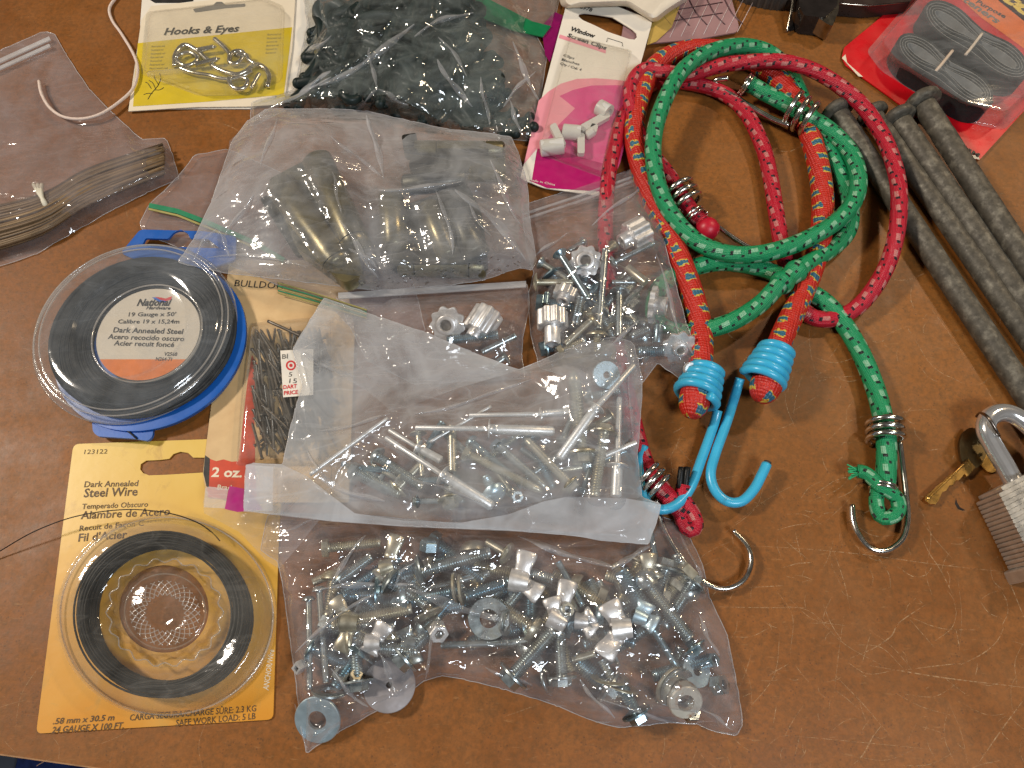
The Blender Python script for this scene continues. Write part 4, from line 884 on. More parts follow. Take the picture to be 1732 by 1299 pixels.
def film_fn(outline, base, hmin, anchors, slope, eslope, seed, amp, creases):
    rs = np.random.default_rng(seed)
    o = np.array(outline, float); A = np.array(anchors, float) if len(anchors) else np.zeros((0, 4))
    x0, y0 = o.min(0) - 30; x1, y1 = o.max(0) + 30
    facets = []
    for cell, am in ((48, 1.0), (21, .55)):     # piecewise flat facets give the sharp creases of crumpled film
        nx, ny = int((x1 - x0) / cell) + 2, int((y1 - y0) / cell) + 2
        gx, gy = np.meshgrid(np.arange(nx), np.arange(ny)); pts = np.stack([x0 + gx.ravel() * cell, y0 + gy.ravel() * cell], -1) + rs.uniform(-.48, .48, (nx * ny, 2)) * cell
        S = 100.; vo, eo, fo, *_ = geometry.delaunay_2d_cdt([Vector((p[0] / S, p[1] / S)) for p in pts], [], [], 0, 1e-7)
        vv = np.array([(v.x * S, v.y * S) for v in vo]); hh = rs.uniform(-1, 1, len(vv)) * am
        facets.append((vv, hh, np.array([f for f in fo if len(f) == 3])))
    def f(X, Y):
        P2 = np.stack([X, Y], -1); d = np.full(len(X), 1e9)
        for i in range(len(o)):
            a, b = o[i], o[(i + 1) % len(o)]; ab = b - a; t = np.clip(((P2 - a) @ ab) / (ab @ ab + 1e-9), 0, 1)
            d = np.minimum(d, np.linalg.norm(P2 - (a + t[:, None] * ab), axis=1))
        b0 = base(X, Y); top = b0 + hmin(X, Y) if callable(hmin) else b0 + hmin
        for k in range(0, len(A), 64):
            q = A[k:k + 64]; dd = np.linalg.norm(P2[:, None, :] - q[None, :, :2], axis=2)
            top = np.maximum(top, (q[None, :, 2] - slope * MMPX * np.maximum(0, dd - q[None, :, 3])).max(1))
        cr = np.zeros(len(X))
        for vv, hh, fo in facets:
            for t3 in fo:
                a, b, c = vv[t3[0]], vv[t3[1]], vv[t3[2]]
                lo = np.minimum(np.minimum(a, b), c); hi = np.maximum(np.maximum(a, b), c)
                idx = np.where((X >= lo[0]) & (X <= hi[0]) & (Y >= lo[1]) & (Y <= hi[1]))[0]
                if not len(idx): continue
                px, py = X[idx], Y[idx]; den = (b[1] - c[1]) * (a[0] - c[0]) + (c[0] - b[0]) * (a[1] - c[1])
                if abs(den) < 1e-9: continue
                l1 = ((b[1] - c[1]) * (px - c[0]) + (c[0] - b[0]) * (py - c[1])) / den; l2 = ((c[1] - a[1]) * (px - c[0]) + (a[0] - c[0]) * (py - c[1])) / den; l3 = 1 - l1 - l2
                ok = (l1 >= -1e-6) & (l2 >= -1e-6) & (l3 >= -1e-6); ii = idx[ok]
                cur = l1[ok] * hh[t3[0]] + l2[ok] * hh[t3[1]] + l3[ok] * hh[t3[2]]
                cr[ii] += cur
        for (c0, c1, ch, cw) in creases:            # explicit fold ridges: from, to, height mm, half width px
            a, b = np.array(c0, float), np.array(c1, float); ab = b - a; t = np.clip(((P2 - a) @ ab) / (ab @ ab), 0, 1)
            q = np.linalg.norm(P2 - (a + t[:, None] * ab), axis=1); cr += ch / max(amp, .01) * np.maximum(0, 1 - q / cw) * np.sin(np.pi * (t * .9 + .05))
        top = top + amp * (cr + .5) * np.minimum(1, d / 14)
        edge = b0 + .5 + eslope * MMPX * d
        k = 1.2; s = np.clip(.5 + (edge - top) / (2 * k), 0, 1)
        return np.maximum(b0 + .3, edge * (1 - s) + top * s - k * s * (1 - s)), b0, d
    return f

def film_mesh(name, outline, f, m, root, spacing, seed, extra=0., which='top', smooth_it=1):
    rs = np.random.default_rng(seed)
    rim = resample(outline, spacing * .9); o = np.array(outline, float)
    x0, y0 = o.min(0); x1, y1 = o.max(0)
    gx, gy = np.meshgrid(np.arange(x0, x1, spacing), np.arange(y0, y1, spacing * .87)); gx[1::2] += spacing / 2
    X = gx.ravel() + rs.uniform(-.2, .2, gx.size) * spacing; Y = gy.ravel() + rs.uniform(-.2, .2, gx.size) * spacing
    ins = np.zeros(len(X), bool); n = len(o); dm = np.full(len(X), 1e9)
    for i in range(n):
        (ax, ay), (bx, by) = o[i], o[(i + 1) % n]
        c = ((ay > Y) != (by > Y)) & (X < (bx - ax) * (Y - ay) / (by - ay + 1e-12) + ax); ins ^= c
        ab = np.array((bx - ax, by - ay)); t = np.clip(((X - ax) * ab[0] + (Y - ay) * ab[1]) / (ab @ ab + 1e-9), 0, 1)
        dm = np.minimum(dm, np.hypot(X - ax - t * ab[0], Y - ay - t * ab[1]))
    ins &= dm > spacing * .55
    S = 100.; V = [Vector((q[0] / S, q[1] / S)) for q in rim] + [Vector((x / S, y / S)) for x, y in zip(X[ins], Y[ins])]
    nr = len(rim); E = [(i, (i + 1) % nr) for i in range(nr)]
    vo, eo, fo, *_ = geometry.delaunay_2d_cdt(V, E, [], 1, 1e-7)
    v = np.array([(q.x * S, q.y * S) for q in vo]); top, b0, d = f(v[:, 0], v[:, 1])
    h = top if which == 'top' else b0 + .25
    if smooth_it and which == 'top':
        F3 = np.array([q for q in fo if len(q) == 3]); e = np.vstack([F3[:, [0, 1]], F3[:, [1, 2]], F3[:, [2, 0]]])
        for _ in range(smooth_it):
            acc = np.zeros(len(h)); cn = np.zeros(len(h))
            for a, b in ((0, 1), (1, 0)): np.add.at(acc, e[:, a], h[e[:, b]]); np.add.at(cn, e[:, a], 1)
            h = np.where(d > 1, .45 * h + .55 * acc / np.maximum(cn, 1), h)
    pts = PN(v[:, 0], v[:, 1], h + extra); fl = []
    for q in fo:
        a, b, c = pts[q[0]], pts[q[1]], pts[q[2]]
        up = (b[0] - a[0]) * (c[1] - a[1]) - (b[1] - a[1]) * (c[0] - a[0]); fl.append(tuple(q) if up > 0 else tuple(q)[::-1])
    return mesh(name, pts, fl, m, root, True), v, h

def bag(name, label, key, outline, m_top, m_back, base=0., hmin=2., slope=.5, eslope=.9, amp=.5, spacing=4.5, seed=1, creases=(), seam=True, seam_m=None, group="plastic bags of hardware", jag=.8):
    bf = base if callable(base) else (lambda X, Y: np.full(len(X), float(base)))
    rs = random.Random(seed)
    ol = [(q[0] + rs.uniform(-jag, jag), q[1] + rs.uniform(-jag, jag)) for q in resample(rounded(outline, 5, 3), 14)]
    f = film_fn(ol, bf, hmin, ANCH.get(key, []), slope, eslope, seed, amp, creases)
    c = P(sum(q[0] for q in ol) / len(ol), sum(q[1] for q in ol) / len(ol), 0)
    root = thing(name, c, label, "plastic bag", group)
    film_mesh("front_film", ol, f, m_top, root, spacing, seed, smooth_it={'L': 3, 'M': 1}.get(key, 0))
    film_mesh("back_film", ol, f, m_back, root, spacing * 2.5, seed + 1, which='back')
    if seam:
        X = np.array([q[0] for q in ol]); Y = np.array([q[1] for q in ol]); h, b0, d = f(X, Y)
        pts = [P(q[0], q[1], hh) for q, hh in zip(ol, h)]; pts.append(pts[0])
        tube_geo(G(), pts, .00022, 5, False).build("seam", seam_m or M_['seam'], root)
    return root, f
def folds(root, f, items, m, seed=0):
    """tucked folds where the film doubles over itself: narrow raised lens-shaped ribbons that follow the bag's surface"""
    rs = random.Random(seed)
    for (p0, p1, wd) in items:
        g = G(); a, b = Vector(p0), Vector(p1); L = (b - a).length; d = (b - a) / L; s = Vector((-d.y, d.x)); n = max(6, int(L / 7)); bow = rs.uniform(-.07, .07) * L; ph = rs.uniform(0, 6)
        rows = []; wob = rs.uniform(1, 2.5)
        for i in range(n + 1):
            t = i / n; c = a + d * (L * t) + s * (bow * math.sin(math.pi * t) + wob * math.sin(t * 7 + ph)); w2 = wd * .8 * (.16 + math.sin(math.pi * t) ** .8 * (.7 + .3 * math.sin(t * 11 + ph))) / 2
            rows.append([c - s * w2, c - s * w2 * .35, c + s * w2 * .1, c + s * w2 * .55, c + s * w2])
        X = np.array([q.x for r in rows for q in r]); Y = np.array([q.y for r in rows for q in r]); h, b0, dd = f(X, Y)
        rise = np.tile(np.array([.25, 1.0, 1.9, 1.2, .25]), len(rows)) * np.repeat([.3 + math.sin(math.pi * i / n) for i in range(n + 1)], 5)
        k = len(g.V); g.V += [Vector(v) for v in PN(X, Y, h + rise + .2)]
        for i in range(n):
            for j in range(4): g.F.append((k + i * 5 + j, k + i * 5 + j + 1, k + (i + 1) * 5 + j + 1, k + (i + 1) * 5 + j))
        g.build("film_fold", m, root)
def sheet(name, outline, hfun, m, root, spacing=6, seed=3, amp=.3):
    """a flap or second layer of film as a part"""
    f = film_fn(outline, lambda X, Y: hfun(X, Y) if callable(hfun) else np.full(len(X), float(hfun)), 0.0, [], .5, 5, seed, amp, ())
    g = lambda X, Y: (f(X, Y)[0], f(X, Y)[1], f(X, Y)[2])
    return film_mesh(name, outline, g, m, root, spacing, seed)[0]
def zipline(pts, wpx, m, root, h, name="zip_strip", ht=.5):
    """flat strip along a path"""
    g = G(); p = [Vector((q[0], q[1])) for q in pts]; n = len(p); lp = []
    rt = []
    for i, q in enumerate(p):
        t = (p[min(i + 1, n - 1)] - p[max(i - 1, 0)]).normalized(); s = Vector((-t.y, t.x)) * wpx / 2; lp.append((q.x + s.x, q.y + s.y)); rt.append((q.x - s.x, q.y - s.y))
    return slab(name, [lp + rt[::-1]], h, h + ht, m, root)

M_['film'] = film("clear_film", .11, .07, (.86, .83, .86), gloss=.06, rough=.085, bumps=1.1, wr=36)
M_['filmb'] = film("clear_film_back", .10, .05, (.84, .78, .82), gloss=.0, rough=.2, bumps=.3, wr=40)
M_['frost'] = film("frosted_film", .22, .14, (.84, .86, .89), gloss=.04, rough=.12, bumps=.8, wr=38)
M_['frostb'] = film("frosted_film_back", .20, .08, (.80, .78, .78), gloss=0, rough=.3, bumps=.3, wr=40)
M_['frost2'] = film("frosted_fold", .36, .12, (.80, .85, .92), gloss=.03, rough=.2, bumps=.2, wr=14)
M_['milk'] = film("milky_film", .27, .16, (.82, .86, .90), gloss=.035, rough=.13, bumps=.7, wr=30)
M_['milkb'] = film("milky_film_back", .20, .06, (.7, .7, .72), gloss=0, rough=.3, bumps=.3, wr=30)
M_['mauve'] = film("mauve_film", .12, .07, (.70, .64, .65), gloss=.03, rough=.1, bumps=.7, wr=40, fcol=(.96, .95, .95))
M_['fold'] = film("fold_film", .26, .14, (.84, .86, .90), gloss=.05, rough=.09, bumps=.7, wr=30)
M_['seam'] = film("seam_film", .45, .1, (.9, .88, .88), gloss=.05, rough=.2, bumps=.1)
M_['zipc'] = film("zip_film", .42, .1, (.85, .84, .84), gloss=.05, rough=.2, bumps=.1)

# ================================================================= fasteners
M_['dull'] = mat('dull_disc', (.26, .24, .245), .5, .2, var=.15); M_['rusty'] = mat('rusty_cap', (.50, .47, .40), .4, .3, var=.1, dirt=(.28, .13, .05), dscale=180, dth=(.52, .66))
HW = "fasteners seen through the bags"
def thread(d0, d1, r, pitch=.0012, depth=.84):
    o = []; d = d0
    while d < d1 - pitch: o += [(d, r), (d + pitch * .5, r * depth)]; d += pitch
    o.append((d1, r * .9)); return o
def bolt(bg_, a, b, ha, hb, wpx, head, label, m='zinc', pitch=.0012, tip=0, hs=1.0, smooth_to=0., name='bolt', group=None, cat=None):
    wpx *= 1.3 if bg_ == 'M' else 1.12; A, B = P(*a, ha), P(*b, hb); r = R(*a, ha, wpx) / 2; L = (B - A).length; mt = M_[m]
    root = thing(name, A, label, cat or name.replace("_", " "), group or HW)
    s0 = L * smooth_to; pr = [(0, r)] + ([(s0, r)] if s0 else []) + thread(max(s0, .0004), L * (1 - tip), r, pitch, .8)
    if tip: pr += [(L * (1 - tip * .5), r * .55), (L, r * .05)]
    else: pr += [(L, r * .7)]
    lathe_geo(G(), A, B, pr, 14).build("shank", mt, root, True, ang=75)
    x = (B - A).normalized()
    def H(prof, seg, ang=35, nm="head"):
        g = G(); lathe_geo(g, A, B, [(d * r * hs if i else d * r * hs, q * r * hs) for i, (d, q) in enumerate(prof)], seg); return g.build(nm, mt, root, True, ang=ang)
    if head == 'hex': H([(-1.25, 1.4), (-1.2, 1.65), (-.1, 1.75), (0, 1.7)], 6)
    elif head == 'hexw': H([(-1.5, 1.3), (-1.45, 1.5), (-.35, 1.6), (-.3, 1.6)], 6); H([(-.35, 2.2), (-.25, 2.35), (0, 2.35), (.01, 1.)], 24, nm="flange")
    elif head == 'pan': H([(-1.35, .3), (-1.25, 1.1), (-.95, 1.55), (-.4, 1.85), (0, 1.9), (.02, 1.)], 20)
    elif head == 'truss': H([(-1.1, .2), (-1.0, 1.2), (-.7, 2.0), (-.25, 2.55), (0, 2.6), (.05, 1.)], 24)
    elif head == 'flat': H([(-.15, 2.0), (0, 2.1), (.15, 2.05), (1.2, 1.0)], 20)
    elif head == 'cap': H([(-2.2, .5), (-1.9, 1.2), (-1.2, 1.7), (-.6, 1.75), (0, 1.75)], 18)
    if bg_: seg_anchor(bg_, a, b, ha, hb, wpx * .5, r * 1000 * 1.15 + .4)
    if bg_ and head != 'none': anchor(bg_, [(a[0], a[1], ha + r * 1000 * 1.7, wpx * .9)])
    return root
def filler(bg_, poly, n, h0, h1, seed, label, wr=(14, 21), Lr=(50, 95)):
    rs = random.Random(seed); k = 0
    xs = [q[0] for q in poly]; ys = [q[1] for q in poly]
    def ins(x, y):
        c = False; m = len(poly)
        for i in range(m):
            (ax, ay), (bx, by) = poly[i], poly[(i + 1) % m]
            if (ay > y) != (by > y) and x < (bx - ax) * (y - ay) / (by - ay) + ax: c = not c
        return c
    while k < n:
        x, y = rs.uniform(min(xs), max(xs)), rs.uniform(min(ys), max(ys)); a = rs.uniform(0, 6.28); L = rs.uniform(*Lr); x2, y2 = x + L * math.cos(a), y + L * math.sin(a)
        if not (ins(x, y) and ins(x2, y2)): continue
        h = rs.uniform(h0, h1)
        bolt(None, (x, y), (x2, y2), h, max(h0, h + rs.uniform(-1, 1)), rs.uniform(*wr), rs.choice(('hex', 'none', 'pan', 'hexw', 'truss')), label, rs.choice(('zinc', 'zincb', 'zincy')), group=label[:40]); k += 1
def rivet(bg_, tip, mid, end, ht, he, wm, wb, label, m='alus'):
    A, B = P(*tip, ht), P(*mid, (ht + he) / 2); C = P(*end, he); r1 = R(*tip, ht, wm) / 2; r2 = R(*end, he, wb) / 2; mt = M_[m]
    root = thing("rivet", A, label, "rivet", HW)
    lathe_geo(G(), A, B, [(0, r1 * .7), (.0005, r1), ((B - A).length, r1)], 12).build("mandrel", mt, root, True, ang=50)
    lathe_geo(G(), B, C, [(0, r2), ((C - B).length * .96, r2), ((C - B).length, r2 * .6)], 16).build("sleeve", mt, root, True, ang=50)
    lathe_geo(G(), B, C, [(-.0006, r2 * 1.2), (-.0002, r2 * 1.95), (.0003, r2 * 2.0), (.0006, r2 * 1.1)], 20).build("flange", mt, root, True, ang=50)
    if bg_: seg_anchor(bg_, tip, mid, ht, (ht + he) / 2, wm * .5, r1 * 1000 + .4); seg_anchor(bg_, mid, end, (ht + he) / 2, he, wb * .5, r2 * 1000 + .5); anchor(bg_, [(mid[0], mid[1], (ht + he) / 2 + r2 * 2000, 3)])
    return root
def washer(bg_, c, h, rpx, hole, nrm, label, m='washer', t=.0012, name='washer'):
    C = P(*c, h); r = R(*c, h, rpx); nn = Vector(nrm).normalized(); g = G()
    lathe_geo(g, C, C + nn, [(0, r * hole), (0, r * .97), (t * .2, r), (t * .8, r), (t, r * .97), (t, r * hole), (0, r * hole)], 40, Vector((0, 1, .1)), capA=False, capB=False)
    o = g.build(name, M_[m], None, True, ang=40); tag(o, label, name, HW)
    if bg_: anchor(bg_, [(c[0] + rpx * .8 * math.cos(a), c[1] + rpx * .8 * math.sin(a), h + r * 1000 * .9 * abs(nn.x * math.cos(a) - nn.y * math.sin(a)) + 1.5, 3) for a in (0, .8, 1.6, 2.4, 3.1, 3.9, 4.7, 5.5)])
    return o
def nut(bg_, c, h, rpx, nrm, label, m='zinc', t=.6, seg=6, dome=False):
    C = P(*c, h); r = R(*c, h, rpx); nn = Vector(nrm).normalized(); g = G(); T = r * t * 2
    pr = [(0, r * .45), (0, r * .93), (T * .08, r), (T * .92, r), (T, r * .93)] + ([(T * 1.15, r * .88), (T * 1.28, r * .65), (T * 1.36, r * .35), (T * 1.38, r * .03)] if dome else [(T, r * .5), (T * .5, r * .45), (0, r * .45)])
    lathe_geo(g, C, C + nn, pr, seg, Vector((0, 1, .1)), capA=False, capB=dome)
    o = g.build("nut", M_[m], None, True, ang=30); tag(o, label, "nut", HW)
    if bg_: anchor(bg_, [(c[0], c[1], h + r * 1200, rpx * .8)])
    return o
def wingnut(bg_, c, w1, w2, h, h1, h2, label, wpx=26, hub=(1, .3), m='zinc', hr=15):
    wpx *= 1.22; hr *= 1.1
    root = thing("wing_nut", P(*c, h), label, "wing nut", HW); d = Vector(hub).normalized() * hr * .8
    A, B = P(c[0] - d.x, c[1] - d.y, h), P(c[0] + d.x, c[1] + d.y, h + 1); r = R(*c, h, hr)
    L = (B - A).length; lathe_geo(G(), A, B, [(0, r * .5), (0, r), (L * .5, r * .92), (L, r * .75), (L, r * .5), (L * .3, r * .45)], 20).build("hub", M_[m], root, True, ang=50)
    for wv, hw in ((w1, h1), (w2, h2)):
        g = G(); q0 = Vector(c); q1 = Vector(wv); dd = q1 - q0; ln = dd.length; dd.normalize(); s = Vector((-dd.y, dd.x))
        prof = [(0, .8), (.2, .76), (.4, .8), (.65, .95), (.85, 1.0), (.95, .96), (.985, .82), (1.0, .5)]; wpx *= 1; n = len(prof); k = 12
        for i, (t, wdt) in enumerate(prof):
            cc = q0 + dd * (ln * (.25 + .78 * t)); hh = h + (hw - h) * t + 1.2 * math.sin(t * 3); half = wpx / 2 * wdt
            for j in range(k):
                a = 2 * math.pi * j / k; g.V.append(P(cc.x + s.x * half * math.cos(a), cc.y + s.y * half * math.cos(a), hh + 1.25 * math.sin(a)))
        for i in range(n - 1):
            for j in range(k): g.F.append((i * k + j, i * k + (j + 1) % k, (i + 1) * k + (j + 1) % k, (i + 1) * k + j))
        g.F.append(tuple(range(k))); g.F.append(tuple((n - 1) * k + j for j in range(k))); g.build("wing", M_[m], root)
        seg_anchor(bg_, c, wv, h, hw, wpx * .4, 2.2)
    return root
def knob(bg_, a, b, ha, hb, rpx, label, split=.55, lobes=9, m='alu', cr=.56):
    A, B = P(*a, ha), P(*b, hb); r = R(*a, ha, rpx); L = (B - A).length
    root = thing("knob_nut", A, label, "knob nut", HW)
    seg = 90
    lathe_geo(G(), A, B, [(0, r * .9), (L * .04, r), (L * split * .95, r), (L * split, r * .93), (L * split, r * cr)], seg, lobes=lobes, lob=.085).build("fluted_knob", M_[m], root, True, ang=35)
    rc = r * cr; lathe_geo(G(), A, B, [(L * split, rc), (L * .97, rc), (L, rc * .93), (L, rc * .66), (L * .93, rc * .6), (L * .7, rc * .58)], 32).build("collar", M_[m], root, True, ang=40)
    hb_ = lathe_geo(G(), A, B, [(L * .69, rc * .59), (L * .72, rc * .59)], 24).build("bore", M_['spike'], root, True, ang=40)
    if bg_: seg_anchor(bg_, a, b, ha, hb, rpx * .7, r * 1000 * .8)
    return root
# ================================================================= right bag: bolts and fluted knob nuts
def XR(x, y): return (880 + x / 4.64, 360 + y / 4.64)
def bag_right():
    k = 'R'; X = XR; bb = " in the right-hand bag"
    knob(k, X(512, 385), X(512, 372), 11, 16, 26, "pale fluted knob nut face up, hole showing, upper left" + bb, .45)
    knob(k, X(985, 130), X(790, 235), 15, 15, 25, "bright fluted aluminium knob nut lying sideways, topmost" + bb, .68)
    knob(k, X(250, 770), X(255, 1035), 15, 15, 25, "fluted knob nut with round collar pointing down, lower left" + bb, .5)
    knob(k, X(370, 610), X(330, 700), 13, 14, 20, "fluted knob nut half hidden above the lower left one" + bb, .7)
    knob(k, X(1020, 720), X(1150, 735), 15, 17, 30, "white fluted knob nut turned right, its bore facing out, right side" + bb, .35, cr=.52)
    knob(k, X(1245, 1050), X(1262, 1085), 13, 16, 28, "pale fluted knob nut face up at the lower right corner" + bb, .4, cr=.42)
    washer(k, X(1325, 1225), 17, 12, .58, (.2, -.5, .8), "small bright ring below the lower right knob nut", 'alu', .003)
    bolt(k, X(310, 320), X(540, 680), 15, 16, 11.5, 'flat', "bluish bolt slanting down from the upper left" + bb, 'zincb')
    bolt(k, X(668, 290), X(618, 915), 16, 14, 11, 'none', "long threaded rod standing nearly upright through the middle" + bb, 'zinc')
    bolt(k, X(730, 262), X(676, 300), 13, 15, 10, 'pan', "short pan head screw at the top of the long rod" + bb, 'zincy')
    bolt(k, X(735, 392), X(1045, 240), 16, 17, 8.5, 'truss', "slim screw with slotted head, pointing up right below the topmost knob" + bb, 'zinc', .0010)
    bolt(k, X(985, 548), X(838, 430), 18, 16, 14, 'none', "smooth headless pin slanting to the lower right" + bb, 'zincy', smooth_to=.98)
    bolt(k, X(130, 545), X(415, 545), 12, 12, 11, 'truss', "level screw with wide round head at the left edge" + bb, 'zincy')
    bolt(k, X(575, 605), X(480, 560), 14, 12, 11, 'truss', "dome headed screw seen from its head, left of the long rod" + bb, 'zincb')
    bolt(k, X(780, 625), X(775, 975), 14, 14, 12, 'truss', "carriage bolt hanging straight down at the centre" + bb, 'zinc')
    bolt(k, X(900, 545), X(720, 545), 11, 11, 9, 'none', "short threaded end lying level behind the smooth pin" + bb, 'zinc')
    bolt(k, X(475, 670), X(430, 885), 16, 14, 16, 'none', "thick threaded stud below the slanting bluish bolt" + bb, 'zinc')
    bolt(k, X(550, 850), X(350, 1035), 16, 14, 11.5, 'pan', "bolt with bright rounded head pointing lower left" + bb, 'zincy')
    bolt(k, X(1005, 915), X(865, 975), 15, 14, 15, 'none', "thick threaded stud under the white knob nut" + bb, 'zinc')
    bolt(k, X(1125, 1087), X(925, 1087), 15, 15, 17, 'none', "blue grey threaded stud lying level beside the lower right knob" + bb, 'zincb')
    bolt(k, X(955, 575), X(690, 825), 12, 11, 8, 'none', "thin screw crossing behind the carriage bolt" + bb, 'zinc', .0010)
    bolt(k, X(605, 960), X(600, 1090), 16, 13, 13, 'truss', "brassy dome headed screw at the bottom of the long rod" + bb, 'zincy')
    bolt(k, X(1085, 890), X(1075, 1030), 12, 12, 15, 'none', "smooth grey pin standing below the white knob nut" + bb, 'zincb', smooth_to=.98)
    bolt(k, X(490, 232), X(380, 300), 11, 11, 9, 'pan', "short screw poking out above the face-up knob" + bb, 'zinc')
    bolt(k, X(160, 390), X(380, 520), 11, 12, 10, 'flat', "dull countersunk screw in the shadow at the upper left" + bb, 'zinc')
    bolt(k, X(330, 1080), X(500, 1000), 12, 13, 13, 'hex', "hex bolt lying at the bottom left under the collar" + bb, 'zincy')
    bolt(k, X(860, 790), X(920, 880), 11, 11, 10, 'pan', "small dark screw left of the white knob's base" + bb, 'zinc')
    bolt(k, X(200, 720), X(210, 630), 11, 11, 10, 'none', "dull threaded end above the lower left knob" + bb, 'zincb')
    filler(k, [(905, 470), (1000, 450), (1100, 470), (1140, 600), (1080, 620), (920, 600)], 24, 4, 9, 61, "dim bolt buried at the bottom of the right-hand bag")
    ol = [(882, 348), (985, 315), (1092, 279), (1108, 340), (1128, 425), (1160, 545), (1180, 600), (1203, 650), (1150, 640), (1112, 614), (1085, 650), (1000, 650), (912, 622), (897, 560), (893, 500), (903, 462), (890, 420)]
    root, f = bag("zip_bag", "clear zip bag of bolts and fluted knob nuts beside the green cord", k, ol, M_['film'], M_['filmb'], lambda Xa, Ya: .3 + 11 * np.clip((Xa - 1000) / 90, 0, 1) * np.clip((Ya - 300) / 80, 0, 1), 1.5, .55, .9, 1.1, 4.0, 21, [((1090, 300), (1000, 370), 1.2, 10), ((900, 450), (960, 400), 1.2, 8), ((1110, 420), (1170, 620), 1.5, 9)])
    folds(root, f, [((1090, 310), (1000, 380), 8), ((1110, 430), (1160, 600), 9), ((900, 440), (960, 395), 8), ((1010, 600), (1080, 540), 8), ((1150, 560), (1185, 630), 9)], M_['fold'], 11)
    for dy in (0, 9): zipline([(884, 362 + dy), (985, 329 + dy), (1094, 290 + dy * .8)], 3.2, M_['zipc'], root, 5.5, ht=.8)
    sheet("zip_flap", [(882, 348), (985, 315), (1092, 279), (1100, 305), (985, 345), (886, 380)], 6.6, M_['mauve'], root, 6, 5, .2)
bag_right()

# ================================================================= small bag half under the frosted one
def bag_small():
    k = 'S'; X = lambda x, y: (560 + x / 5.094, 480 + y / 5.094); bb = " in the small centre bag"
    knob(k, X(1010, 345), X(985, 362), 8, 13, 29, "warm toned knob nut lying face up" + bb, .4, m='alu')
    knob(k, X(1370, 240), X(1220, 470), 9, 9, 25, "bright fluted knob nut on its side" + bb, .8)
    bolt(k, X(1440, 440), X(1000, 490), 11, 9, 14, 'none', "dark threaded stud crossing below the knob nuts" + bb, 'zincb')
    bolt(k, X(1590, 450), X(1300, 590), 8, 7, 11, 'none', "bolt shank pointing to the right edge" + bb, 'zinc')
    bolt(k, X(1490, 640), X(1380, 720), 6, 5, 11, 'truss', "rounded bolt head at the lower right corner" + bb, 'zinc')
    ol = [(568, 502), (700, 494), (892, 479), (896, 520), (884, 570), (882, 600), (888, 640), (700, 650), (620, 610)]
    root, f = bag("zip_bag", "small clear zip bag with knob nuts between latch bag and screws bag", k, ol, M_['film'], M_['filmb'], 2.5, 1.5, .5, 1.0, .9, 4.5, 22, [((760, 520), (650, 535), 1.8, 9), ((860, 500), (840, 540), 1.5, 6)])
    zipline([(572, 500), (700, 492), (890, 480)], 10, M_['zipc'], root, 8, ht=1.)
bag_small()

